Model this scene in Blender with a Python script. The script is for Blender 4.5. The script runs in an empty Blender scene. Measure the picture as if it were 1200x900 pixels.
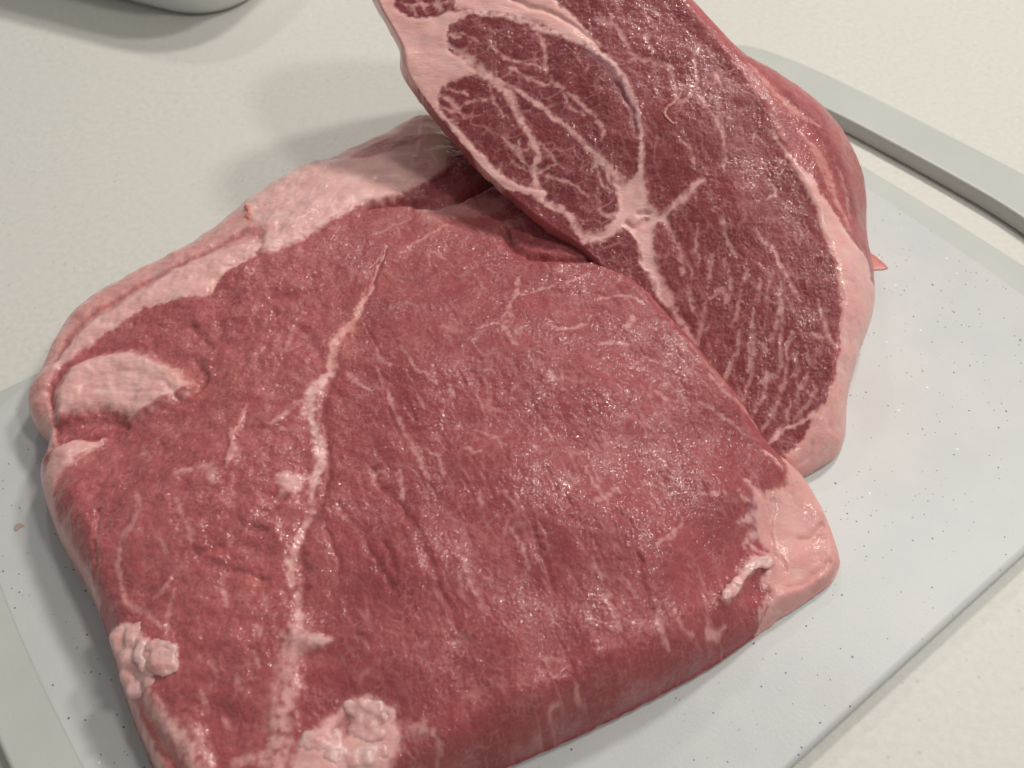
import bpy, bmesh, math, random
import numpy as np
from mathutils import Matrix, Vector

scene = bpy.context.scene
col = scene.collection

# ================================================================ camera, light, exposure
cam_data = bpy.data.cameras.new('camera')
cam = bpy.data.objects.new('camera', cam_data); col.objects.link(cam)
cam.matrix_world = Matrix.Translation([0.0, -0.20543, 0.28826]) @ Matrix([[0.999962, -0.008727, -0.0], [0.006829, 0.782578, -0.622515], [0.005432, 0.622491, 0.782608]]).to_4x4()
cam_data.sensor_width = 36.0; cam_data.lens = 34.5
cam_data.clip_start = 0.01; cam_data.clip_end = 20.0
cam_data.dof.use_dof = True; cam_data.dof.focus_distance = 0.325; cam_data.dof.aperture_fstop = 15.0
scene.camera = cam

world = bpy.data.worlds.new('World'); scene.world = world; world.use_nodes = True
world.node_tree.nodes['Background'].inputs[0].default_value = (1.0, 0.975, 0.94, 1)
world.node_tree.nodes['Background'].inputs[1].default_value = 0.27

def ceiling_lamp(name, az, el, dist, size, power, colour):
    d = bpy.data.lights.new(name, 'AREA'); d.shape = 'DISK'; d.size = size; d.energy = power; d.color = colour
    o = bpy.data.objects.new(name, d); col.objects.link(o)
    a, e = math.radians(az), math.radians(el)
    v = Vector((math.cos(a) * math.cos(e), math.sin(a) * math.cos(e), math.sin(e)))
    o.location = v * dist; o.rotation_euler = v.to_track_quat('Z', 'Y').to_euler()
    return o
ceiling_lamp('ceiling_lamp', 64, 52, 1.5, 0.17, 8.0, (1.0, 0.95, 0.88))
ceiling_lamp('ceiling_lamp', 30, 53, 1.5, 0.17, 7.4, (1.0, 0.95, 0.88))
ceiling_lamp('ceiling_lamp', -22, 56, 1.6, 0.17, 6.2, (1.0, 0.95, 0.88))
ceiling_lamp('ceiling_lamp', 104, 46, 1.8, 0.14, 3.0, (1.0, 0.95, 0.88))

scene.view_settings.view_transform = 'Standard'; scene.view_settings.look = 'None'
scene.view_settings.gamma = 1.0; scene.view_settings.exposure = -0.13
scene.view_settings.use_curve_mapping = False
scene.cycles.use_denoising = True

# ---------------------------------------------------------------- numpy field helpers (all lengths in millimetres)
def _hash(ix, iy, seed):
    h = (ix.astype(np.int64) * 374761393 + iy.astype(np.int64) * 668265263 + seed * 1442695041) & 0xFFFFFFFF
    h = ((h ^ (h >> 13)) * 1274126177) & 0xFFFFFFFF
    h = ((h ^ (h >> 16)) * 2246822519) & 0xFFFFFFFF
    return ((h ^ (h >> 15)) & 0xFFFFFF).astype(np.float32) / 16777216.0

def noise(x, y, seed=0):
    """gradient noise, about -1..1"""
    xi = np.floor(x); yi = np.floor(y)
    fx = (x - xi).astype(np.float32); fy = (y - yi).astype(np.float32)
    ux = fx * fx * fx * (fx * (fx * 6 - 15) + 10); uy = fy * fy * fy * (fy * (fy * 6 - 15) + 10)
    def g(dx, dy):
        a = _hash(xi + dx, yi + dy, seed) * 6.2831853
        return np.cos(a) * (fx - dx) + np.sin(a) * (fy - dy)
    n0 = g(0, 0) * (1 - ux) + g(1, 0) * ux
    n1 = g(0, 1) * (1 - ux) + g(1, 1) * ux
    return (n0 * (1 - uy) + n1 * uy) * 1.5

def fbm(x, y, seed=0, octaves=4, gain=0.5):
    s = 0.0; a = 1.0; t = 0.0
    for k in range(octaves):
        s = s + a * noise(x * 2 ** k + 17.3 * k, y * 2 ** k - 9.1 * k, seed + k * 13)
        t += a; a *= gain
    return s / t * 1.3

def cells(x, y, seed=0):
    """voronoi: distance to cell border (approx), cell id hash"""
    xi = np.floor(x); yi = np.floor(y)
    f1 = np.full(x.shape, 9.0, np.float32); f2 = np.full(x.shape, 9.0, np.float32); cid = np.zeros(x.shape, np.float32)
    for dx in (-1, 0, 1):
        for dy in (-1, 0, 1):
            px = xi + dx; py = yi + dy
            jx = px + 0.08 + 0.84 * _hash(px, py, seed); jy = py + 0.08 + 0.84 * _hash(px, py, seed + 7)
            d = np.hypot(x - jx, y - jy).astype(np.float32)
            nearer = d < f1
            f2 = np.where(nearer, f1, np.minimum(f2, d))
            cid = np.where(nearer, _hash(px, py, seed + 3), cid)
            f1 = np.where(nearer, d, f1)
    return f2 - f1, cid

def sstep(a, b, x):
    t = np.clip((x - a) / (b - a), 0, 1)
    return t * t * (3 - 2 * t)

def smooth_closed(pts, n):
    """Catmull-Rom through closed control points (rows of any width)"""
    P = np.asarray(pts, float); m = len(P); out = []
    for i in range(m):
        p0, p1, p2, p3 = P[i - 1], P[i], P[(i + 1) % m], P[(i + 2) % m]
        for k in range(n):
            t = k / n
            out.append(0.5 * (2 * p1 + (p2 - p0) * t + (2 * p0 - 5 * p1 + 4 * p2 - p3) * t * t + (3 * p1 - p0 - 3 * p2 + p3) * t ** 3))
    return np.array(out)

def smooth_open(pts, n=5):
    P = np.asarray(pts, float)
    if len(P) < 3: return P
    Q = np.vstack([2 * P[0] - P[1], P, 2 * P[-1] - P[-2]]); out = []
    for i in range(1, len(Q) - 2):
        p0, p1, p2, p3 = Q[i - 1:i + 3]
        for k in range(n):
            t = k / n
            out.append(0.5 * (2 * p1 + (p2 - p0) * t + (2 * p0 - 5 * p1 + 4 * p2 - p3) * t * t + (3 * p1 - p0 - 3 * p2 + p3) * t ** 3))
    out.append(P[-1])
    return np.array(out)

def inside(X, Y, P):
    r = np.zeros(X.shape, bool)
    for i in range(len(P)):
        x0, y0 = P[i - 1][:2]; x1, y1 = P[i][:2]
        if y0 == y1: continue
        c = ((y0 > Y) != (y1 > Y))
        if c.any():
            r ^= c & (X < (x1 - x0) * (Y - y0) / (y1 - y0) + x0)
    return r

def seg_dist(X, Y, P, closed=True, vals=None):
    """distance to a polyline; optionally values carried along it (rows of vals), taken at the nearest point"""
    best = np.full(X.shape, 1e9, np.float32)
    out = None if vals is None else np.zeros(X.shape + (np.asarray(vals).shape[1],), np.float32)
    n = len(P)
    for i in range(0 if closed else 1, n):
        ax, ay = P[i - 1][:2]; bx, by = P[i][:2]
        dx, dy = bx - ax, by - ay; L = dx * dx + dy * dy + 1e-12
        t = np.clip(((X - ax) * dx + (Y - ay) * dy) / L, 0, 1)
        d = np.hypot(X - ax - t * dx, Y - ay - t * dy).astype(np.float32)
        m = d < best
        best = np.where(m, d, best)
        if out is not None:
            v = np.asarray(vals[i - 1])[None] + t[..., None] * (np.asarray(vals[i]) - np.asarray(vals[i - 1]))[None]
            out[m] = v[m]
    return best if out is None else (best, out)

def rbf(X, Y, ctrl, s=0.35):
    """smooth height through control points (inverse-distance blend, softened)"""
    num = np.zeros(X.shape); den = np.zeros(X.shape)
    for (cx, cy, cz) in ctrl:
        w = 1.0 / (((X - cx) ** 2 + (Y - cy) ** 2) + 120.0) ** 1.6
        num += w * cz; den += w
    return (num / den)

class Field:
    """a slab described as a relief over a plane: base rim contour, shoulder contour and top heights"""
    def __init__(self, base, shoulder, ctrl, step, p=2.2):
        self.base = smooth_closed(base, 8)              # u, v, rim height, skirt inset, skirt height
        self.sh = smooth_closed(shoulder, 6)
        self.ctrl = ctrl; self.step = step; self.p = p
        lo = self.base[:, :2].min(0) - 2 * step; hi = self.base[:, :2].max(0) + 2 * step
        self.lo = lo
        self.nx = int((hi[0] - lo[0]) / step) + 1; self.ny = int((hi[1] - lo[1]) / step) + 1
        self.X, self.Y = np.meshgrid(lo[0] + step * np.arange(self.nx), lo[1] + step * np.arange(self.ny))
        # coarse distances, then bilinear: they are smooth enough
        cs = 4
        cx = np.linspace(self.X[0, 0], self.X[0, -1], self.nx // cs + 2); cy = np.linspace(self.Y[0, 0], self.Y[-1, 0], self.ny // cs + 2)
        CX, CY = np.meshgrid(cx, cy)
        d, v = seg_dist(CX, CY, self.base, True, self.base[:, 2:5])
        sgn = np.where(inside(CX, CY, self.base), 1, -1)
        self.sd = self.up(d * sgn, cx, cy)
        self.rim = self.up(v[..., 0], cx, cy)
        ds = seg_dist(CX, CY, self.sh, True) * np.where(inside(CX, CY, self.sh), -1, 1)
        ds = self.up(ds, cx, cy)
        self.shd = ds
        top = self.up(rbf(CX, CY, ctrl), cx, cy)
        din = np.maximum(ds, 0); dout = np.maximum(self.sd, 0)
        t = np.where(ds <= 0, 1.0, dout / (din + dout + 1e-6))
        self.t = t
        prof = (1 - np.clip(1 - t, 0, 1) ** p) ** (1 / p)
        # pull the top down a little towards the shoulder so that it is domed
        self.W = self.rim + (top - self.rim) * prof
        self.W = np.where(top < self.rim, self.rim + (top - self.rim) * t, self.W)
    def up(self, A, cx, cy):
        fx = (self.X[0] - cx[0]) / (cx[1] - cx[0]); fy = (self.Y[:, 0] - cy[0]) / (cy[1] - cy[0])
        ix = np.clip(fx.astype(int), 0, A.shape[1] - 2); iy = np.clip(fy.astype(int), 0, A.shape[0] - 2)
        ax = (fx - ix)[None]; ay = (fy - iy)[:, None]
        r0 = A[iy][:, ix] * (1 - ax) + A[iy][:, ix + 1] * ax
        r1 = A[iy + 1][:, ix] * (1 - ax) + A[iy + 1][:, ix + 1] * ax
        return r0 * (1 - ay) + r1 * ay
    def sample(self, A, u, v, fill=-99.0):
        fx = (u - self.lo[0]) / self.step; fy = (v - self.lo[1]) / self.step
        ok = (fx >= 0) & (fy >= 0) & (fx < self.nx - 1) & (fy < self.ny - 1)
        ix = np.clip(fx.astype(int), 0, self.nx - 2); iy = np.clip(fy.astype(int), 0, self.ny - 2)
        ax = fx - ix; ay = fy - iy
        r = (A[iy, ix] * (1 - ax) + A[iy, ix + 1] * ax) * (1 - ay) + (A[iy + 1, ix] * (1 - ax) + A[iy + 1, ix + 1] * ax) * ay
        return np.where(ok, r, fill)


# ================================================================ small builders
def tag(o, label=None, cat=None, group=None, kind=None):
    if label: o['label'] = label
    if cat: o['category'] = cat
    if group: o['group'] = group
    o['kind'] = kind or 'thing'
    return o

def link(name, me, mat, parent=None):
    o = bpy.data.objects.new(name, me); col.objects.link(o)
    if mat is not None and not me.materials: me.materials.append(mat)
    o.parent = parent
    return o

def empty(name, loc):
    o = bpy.data.objects.new(name, None); col.objects.link(o); o.location = loc; o.empty_display_size = 0.02
    return o

class Nodes:
    def __init__(self, name):
        self.m = bpy.data.materials.new(name); self.m.use_nodes = True
        self.t = self.m.node_tree; self.b = self.t.nodes['Principled BSDF']
    def n(self, kind, **kw):
        x = self.t.nodes.new(kind)
        for k, v in kw.items():
            if k.startswith('_'): setattr(x, k[1:], v)
            else:
                key = k.replace('__', ' ')
                s = x.inputs[int(key[1:])] if key[0] == 'i' and key[1:].isdigit() else x.inputs[key]
                if hasattr(v, 'is_output') or isinstance(v, bpy.types.NodeSocket): self.t.links.new(v, s)
                else: s.default_value = v
        return x
    def math(self, op, a, b=0.0, clamp=False):
        x = self.n('ShaderNodeMath', _operation=op, i0=a, i1=b); x.use_clamp = clamp
        return x.outputs[0]
    def ramp(self, fac, lo, hi, a=0.0, b=1.0):
        x = self.n('ShaderNodeMapRange', Value=fac); x.inputs['From Min'].default_value = lo; x.inputs['From Max'].default_value = hi
        x.inputs['To Min'].default_value = a; x.inputs['To Max'].default_value = b; x.interpolation_type = 'SMOOTHSTEP'
        return x.outputs[0]
    def mix(self, fac, a, b, mode='MIX'):
        x = self.n('ShaderNodeMix', _data_type='RGBA', _blend_type=mode, i0=fac, i6=a, i7=b)
        return x.outputs[2]
    def set(self, **kw):
        for k, v in kw.items():
            s = self.b.inputs[k.replace('__', ' ')]
            if isinstance(v, bpy.types.NodeSocket): self.t.links.new(v, s)
            else: s.default_value = v

# ================================================================ materials
def meat_material():
    N = Nodes('raw_pork')
    obj = N.n('ShaderNodeTexCoord').outputs['Object']
    flesh = N.n('ShaderNodeAttribute', _attribute_name='flesh').outputs['Color']
    gloss = N.n('ShaderNodeAttribute', _attribute_name='gloss').outputs['Fac']
    fatty = N.n('ShaderNodeAttribute', _attribute_name='fatty').outputs['Fac']
    grain = N.n('ShaderNodeTexNoise', Vector=obj, Scale=1500.0, Detail=3.0, Roughness=0.6).outputs['Fac']
    c = N.mix(N.ramp(grain, 0.3, 0.7, 0.0, 0.35), flesh, N.mix(1.0, flesh, (1.16, 1.22, 1.22, 1), 'MULTIPLY'))
    # fine pale flecks and a faint web of thin fat between the muscle bundles, below the mesh resolution
    wob = N.n('ShaderNodeTexNoise', Vector=obj, Scale=200.0, Detail=1.5, Roughness=0.5).outputs['Color']
    wv = N.n('ShaderNodeMix', _data_type='VECTOR', i0=0.0040, i4=obj, i5=wob).outputs[1]
    edge = N.n('ShaderNodeTexVoronoi', _feature='DISTANCE_TO_EDGE', Vector=wv, Scale=330.0).outputs['Distance']
    part = N.n('ShaderNodeTexNoise', Vector=obj, Scale=110.0, Detail=3.0, Roughness=0.6).outputs['Fac']
    web = N.math('MULTIPLY', N.ramp(edge, 0.0, 0.13, 1, 0), N.ramp(part, 0.44, 0.66, 0, 0.30))
    fl = N.n('ShaderNodeTexNoise', Vector=wv, Scale=620.0, Detail=3.0, Roughness=0.65).outputs['Fac']
    spot = N.ramp(fl, 0.52, 0.76, 0, 0.22)
    pale = N.math('MULTIPLY', N.math('MAXIMUM', web, spot), N.math('SUBTRACT', 1.0, fatty), True)
    c = N.mix(pale, c, (0.56, 0.27, 0.27, 1))
    dk = N.math('MULTIPLY', N.ramp(fl, 0.48, 0.26, 0, 0.34), N.math('SUBTRACT', 1.0, fatty), True)
    c = N.mix(dk, c, (0.17, 0.030, 0.038, 1))
    # fat: streaky, stained here and there, with shallow wrinkles
    fm = N.n('ShaderNodeMapping', Vector=obj, Scale=(1.0, 2.6, 1.6), Rotation=(0.0, 0.0, 0.5)).outputs[0]
    fs = N.n('ShaderNodeTexNoise', Vector=fm, Scale=105.0, Detail=5.0, Roughness=0.62).outputs['Fac']
    c = N.mix(N.math('MULTIPLY', N.ramp(fs, 0.50, 0.72, 0, 0.40), fatty), c, (0.60, 0.25, 0.23, 1))
    c = N.mix(N.math('MULTIPLY', N.ramp(fs, 0.46, 0.28, 0, 0.55), fatty), c, (0.76, 0.57, 0.53, 1))
    # wet granular relief: a mild one for the flesh, a stronger beaded one for the film of moisture on it
    v1 = N.n('ShaderNodeTexVoronoi', Vector=obj, Scale=900.0, Randomness=1.0).outputs['Distance']
    n2 = N.n('ShaderNodeTexNoise', Vector=obj, Scale=360.0, Detail=4.0, Roughness=0.62).outputs['Fac']
    n3 = N.n('ShaderNodeTexNoise', Vector=obj, Scale=1500.0, Detail=2.0, Roughness=0.5).outputs['Fac']
    h = N.math('ADD', N.math('MULTIPLY', v1, -0.3), N.math('ADD', n2, N.math('MULTIPLY', n3, 0.25)))
    fw = N.n('ShaderNodeBump', Strength=N.math('MULTIPLY', fatty, 0.45), Distance=0.0012, Height=fs).outputs[0]
    amt = N.math('SUBTRACT', 1.0, N.math('MULTIPLY', fatty, 0.95))
    bump = N.n('ShaderNodeBump', Strength=N.math('MULTIPLY', amt, 0.62), Distance=0.0005, Height=h, Normal=fw).outputs[0]
    v4 = N.n('ShaderNodeTexVoronoi', _feature='SMOOTH_F1', Vector=obj, Scale=820.0, Smoothness=0.6).outputs['Distance']
    n4 = N.n('ShaderNodeTexNoise', Vector=obj, Scale=420.0, Detail=2.5, Roughness=0.55).outputs['Fac']
    hf = N.math('ADD', N.math('MULTIPLY', v4, -0.7), n4)
    film = N.n('ShaderNodeBump', Strength=N.math('MULTIPLY', amt, 0.8), Distance=0.0006, Height=hf, Normal=fw).outputs[0]
    wet = N.n('ShaderNodeTexNoise', Vector=obj, Scale=70.0, Detail=4.0, Roughness=0.65).outputs['Fac']
    wetm = N.math('ADD', N.ramp(wet, 0.40, 0.64, 0.0, 1.0), gloss)
    rough = N.math('SUBTRACT', 0.46, N.math('MULTIPLY', wetm, 0.12))
    coat = N.math('MULTIPLY', N.math('ADD', wetm, 0.15), 0.46, True)
    N.set(Base__Color=c, Roughness=rough, Normal=bump, Subsurface__Weight=0.25, Subsurface__Scale=0.0016,
          Coat__Weight=coat, Coat__Roughness=0.11, Coat__Normal=film, IOR=1.40)
    N.b.inputs['Specular IOR Level'].default_value = 0.26
    N.b.inputs['Subsurface Radius'].default_value = (1.0, 0.35, 0.28)
    return N.m

def fat_material():
    N = Nodes('raw_fat')
    obj = N.n('ShaderNodeTexCoord').outputs['Object']
    a = N.n('ShaderNodeTexNoise', Vector=obj, Scale=160.0, Detail=4.0, Roughness=0.6).outputs['Fac']
    c = N.mix(N.ramp(a, 0.35, 0.68), (0.64, 0.33, 0.31, 1), (0.70, 0.45, 0.43, 1))
    b = N.n('ShaderNodeTexNoise', Vector=obj, Scale=700.0, Detail=3.0, Roughness=0.6).outputs['Fac']
    bump = N.n('ShaderNodeBump', Strength=0.4, Distance=0.0006, Height=b).outputs[0]
    N.set(Base__Color=c, Roughness=0.40, Normal=bump, Subsurface__Weight=0.5, Subsurface__Scale=0.003, Coat__Weight=0.5, Coat__Roughness=0.1, Coat__Normal=bump)
    N.b.inputs['Subsurface Radius'].default_value = (1.0, 0.45, 0.38)
    return N.m

def counter_material():
    N = Nodes('laminate_counter')
    obj = N.n('ShaderNodeTexCoord').outputs['Object']
    a = N.n('ShaderNodeTexNoise', Vector=obj, Scale=380.0, Detail=4.0, Roughness=0.7).outputs['Fac']
    b = N.n('ShaderNodeTexNoise', Vector=obj, Scale=16.0, Detail=3.0, Roughness=0.5).outputs['Fac']
    c = N.mix(N.ramp(a, 0.36, 0.64), (0.60, 0.592, 0.55, 1), (0.66, 0.652, 0.61, 1))
    c = N.mix(N.ramp(b, 0.3, 0.7, 0, 0.5), c, (0.63, 0.622, 0.58, 1))
    v = N.n('ShaderNodeTexVoronoi', Vector=obj, Scale=420.0)
    pick = N.math('GREATER_THAN', N.n('ShaderNodeSeparateColor', Color=v.outputs['Color']).outputs[0], 0.93)
    sp = N.math('MULTIPLY', N.ramp(v.outputs['Distance'], 0.18, 0.34, 1, 0), pick)
    c = N.mix(N.math('MULTIPLY', sp, 0.35), c, (0.40, 0.37, 0.32, 1))
    bump = N.n('ShaderNodeBump', Strength=0.06, Distance=0.0003, Height=a).outputs[0]
    N.set(Base__Color=c, Roughness=0.46, Normal=bump)
    N.b.inputs['Specular IOR Level'].default_value = 0.35
    return N.m

def board_material(name, c0, c1, specks, rough):
    N = Nodes(name)
    obj = N.n('ShaderNodeTexCoord').outputs['Object']
    a = N.n('ShaderNodeTexNoise', Vector=obj, Scale=40.0, Detail=5.0, Roughness=0.6).outputs['Fac']
    c = N.mix(N.ramp(a, 0.32, 0.68), c0, c1)
    if specks:
        st = N.n('ShaderNodeTexNoise', Vector=obj, Scale=13.0, Detail=3.0, Roughness=0.5).outputs['Fac']
        c = N.mix(N.ramp(st, 0.48, 0.72, 0, 0.35), c, (0.53, 0.485, 0.465, 1))
        patch = N.n('ShaderNodeTexNoise', Vector=obj, Scale=26.0, Detail=3.0, Roughness=0.6).outputs['Fac']
        warp = N.n('ShaderNodeTexNoise', Vector=obj, Scale=900.0, Detail=1.0).outputs['Color']
        wv = N.n('ShaderNodeMix', _data_type='VECTOR', i0=0.0006, i4=obj, i5=warp).outputs[1]
        for sc, thr, r0, r1, dark, amt in ((360.0, 0.80, 0.07, 0.12, (0.02, 0.02, 0.02, 1), 0.95), (280.0, 0.74, 0.03, 0.14, (0.20, 0.21, 0.21, 1), 0.5), (560.0, 0.80, 0.08, 0.16, (0.06, 0.065, 0.065, 1), 0.85)):
            v = N.n('ShaderNodeTexVoronoi', Vector=wv, Scale=sc)
            sep = N.n('ShaderNodeSeparateColor', Color=v.outputs['Color'])
            t = N.math('SUBTRACT', thr + 0.06, N.math('MULTIPLY', N.ramp(patch, 0.4, 0.65), 0.08))
            pick = N.math('GREATER_THAN', sep.outputs[0], t)
            size = N.math('ADD', 0.6, sep.outputs[1])
            sp = N.math('MULTIPLY', N.ramp(N.math('DIVIDE', v.outputs['Distance'], size), r0, r1, 1, 0), pick)
            c = N.mix(N.math('MULTIPLY', sp, amt), c, dark)
        v = N.n('ShaderNodeTexVoronoi', Vector=obj, Scale=380.0)
        sep = N.n('ShaderNodeSeparateColor', Color=v.outputs['Color'])
        pick = N.math('GREATER_THAN', sep.outputs[2], 0.994)
        c = N.mix(N.math('MULTIPLY', N.math('MULTIPLY', N.ramp(v.outputs['Distance'], 0.1, 0.2, 1, 0), pick), 0.8), c, (0.85, 0.86, 0.86, 1))
    b = N.n('ShaderNodeTexNoise', Vector=obj, Scale=900.0, Detail=3.0, Roughness=0.6).outputs['Fac']
    bump = N.n('ShaderNodeBump', Strength=0.18, Distance=0.0003, Height=b).outputs[0]
    N.set(Base__Color=c, Roughness=rough, Normal=bump)
    return N.m

def plain_material(name, c, rough, sss=0.0):
    N = Nodes(name)
    obj = N.n('ShaderNodeTexCoord').outputs['Object']
    a = N.n('ShaderNodeTexNoise', Vector=obj, Scale=60.0, Detail=4.0).outputs['Fac']
    N.set(Base__Color=N.mix(N.ramp(a, 0.3, 0.7), c, tuple(min(1, v * 1.07) for v in c[:3]) + (1,)), Roughness=rough, Subsurface__Weight=sss, Subsurface__Scale=0.0015)
    return N.m

MEAT = meat_material(); FAT = fat_material(); COUNTER = counter_material()
PANEL = board_material('speckled_plastic', (0.515, 0.538, 0.54, 1), (0.56, 0.57, 0.565, 1), True, 0.42)
FRAME = board_material('plain_plastic', (0.485, 0.505, 0.475, 1), (0.51, 0.53, 0.495, 1), False, 0.36)
CERAMIC = plain_material('white_ceramic', (0.70, 0.72, 0.71, 1), 0.25)
SCRAP = plain_material('red_scrap', (0.58, 0.19, 0.16, 1), 0.35, 0.3)
VESSEL = plain_material('vessel', (0.50, 0.20, 0.17, 1), 0.35, 0.3)
JUICE = plain_material('pink_juice', (0.50, 0.34, 0.31, 1), 0.12, 0.3)

# ================================================================ setting: the countertop
bm = bmesh.new()
bmesh.ops.create_grid(bm, x_segments=1, y_segments=1, size=0.9)
me = bpy.data.meshes.new('countertop'); bm.to_mesh(me); bm.free()
ctop = link('countertop', me, COUNTER); ctop.location = (0, 0.15, 0)
tag(ctop, 'pale beige speckled laminate countertop under the board', None, None, 'structure')

# ================================================================ traced shapes, millimetres
SLAB_A_RIM = [(-152.1, -35.2, 15.0, 5.0, 8.1), (-141.8, -52.5, 14.0, 5.0, 8.1), (-129.5, -68.2, 12.0, 4.0, 8.1), (-120.1, -82.1, 12.0, 4.0, 8.1), (-110.2, -100.6, 11.0, 3.0, 8.1), (-97.9, -120.5, 10.0, 3.0, 8.1), (-83.4, -139.0, 10.0, 3.0, 8.1), (-59.3, -142.0, 10.0, 2.0, 8.1), (-28.8, -131.1, 10.0, 2.0, 8.1), (-1.4, -119.5, 10.0, 2.5, 8.1), (25.1, -107.7, 10.0, 2.5, 8.1), (58.6, -90.2, 10.0, 2.5, 8.1), (80.0, -75.2, 9.5, 1.5, 8.1), (94.6, -65.7, 10.0, 1.0, 8.1), (100.6, -60.9, 10.0, 1.0, 8.1), (103.8, -55.5, 10.0, 1.0, 8.1), (104.2, -51.0, 10.0, 1.0, 8.1), (102.5, -42.7, 12.0, 2.0, 8.1), (99.8, -35.9, 15.0, 3.0, 8.1), (97.2, -25.4, 10.0, 0.0, 8.1), (85.8, -13.8, 10.0, 0.0, 8.1), (73.5, 6.0, 10.0, 0.0, 8.1), (61.0, 25.9, 10.0, 0.0, 8.1), (46.8, 46.9, 10.0, 0.0, 8.1), (33.9, 61.8, 10.0, 0.0, 8.1), (19.7, 83.2, 10.0, 0.0, 8.1), (-4.3, 118.7, 28.0, 14.0, 8.1), (-20.8, 135.4, 28.0, 16.0, 8.1), (-39.1, 149.4, 27.0, 14.0, 8.1), (-55.5, 137.5, 26.0, 14.0, 8.1), (-72.4, 124.8, 25.0, 14.0, 8.1), (-90.5, 113.6, 25.0, 14.0, 8.1), (-106.7, 95.4, 25.0, 14.0, 8.1), (-119.9, 76.4, 25.0, 12.0, 8.1), (-130.6, 64.9, 25.0, 12.0, 8.1), (-144.6, 54.3, 24.0, 12.0, 8.1), (-155.9, 43.2, 24.0, 12.0, 8.1), (-161.6, 30.5, 24.0, 10.0, 8.1), (-164.1, 13.0, 22.0, 8.0, 8.1), (-166.4, -0.6, 19.0, 8.0, 8.1), (-161.9, -10.0, 17.0, 6.0, 8.1), (-154.5, -17.4, 16.0, 5.0, 8.1), (-154.4, -27.7, 15.0, 5.0, 8.1)]
SLAB_A_SHOULDER = [(-132.5, -44.8), (-120.1, -64.2), (-107.0, -84.3), (-92.1, -102.2), (-77.1, -120.2), (-58.7, -127.3), (-30.4, -121.9), (-8.3, -110.7), (12.3, -101.5), (38.9, -88.2), (60.4, -75.7), (77.6, -71.7), (91.4, -64.9), (99.3, -58.4), (99.8, -48.6), (95.6, -39.7), (81.4, -28.2), (67.3, -6.3), (53.8, 13.9), (40.6, 33.7), (25.4, 47.2), (7.4, 71.7), (-13.6, 80.9), (-48.7, 75.6), (-72.0, 56.8), (-91.8, 44.4), (-111.4, 33.5), (-130.0, 19.9), (-141.6, 6.9), (-145.5, -8.1), (-140.2, -27.6)]
SLAB_A_HEIGHTS = [(-132.0, -45.4, 33.0), (-105.7, -85.7, 30.0), (-76.2, -121.2, 27.0), (-30.3, -122.2, 28.0), (-8.3, -111.1, 30.0), (12.2, -101.9, 31.0), (38.7, -88.7, 31.0), (60.2, -76.2, 26.0), (77.4, -72.0, 15.5), (91.4, -64.9, 13.0), (99.3, -58.4, 13.0), (99.8, -48.6, 14.0), (95.6, -39.7, 18.0), (81.0, -28.9, 30.0), (85.5, -54.0, 18.0), (0.6, -98.2, 35.0), (29.1, -84.2, 35.0), (66.5, -8.7, 41.0), (53.4, 12.1, 43.0), (40.3, 31.7, 45.0), (25.3, 46.2, 45.0), (7.4, 70.6, 43.0), (-13.5, 79.7, 41.0), (-48.5, 74.5, 41.0), (-71.7, 55.7, 41.0), (-91.4, 43.4, 40.0), (-111.4, 33.5, 37.0), (-130.0, 19.9, 34.0), (-141.6, 6.9, 31.0), (-145.5, -8.1, 29.0), (0.2, -44.9, 46.0), (-23.4, -72.3, 44.0), (24.8, -58.6, 45.0), (-49.8, -55.8, 39.0), (-54.9, -9.4, 41.0), (-27.7, -1.7, 45.0), (5.5, 5.2, 46.0), (-82.6, -8.9, 40.0), (-88.9, -45.6, 41.0), (-99.8, -56.3, 39.0), (-90.1, -82.0, 36.0), (-69.9, -87.4, 37.0), (-56.3, -105.0, 33.0), (-39.3, -117.8, 31.0), (-33.6, -97.8, 39.0), (0.6, -95.1, 39.0), (39.4, -66.8, 40.0), (62.3, -42.0, 38.0), (-130.9, -17.7, 28.0), (-110.7, -12.3, 35.0), (26.9, -12.4, 46.0)]
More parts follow.
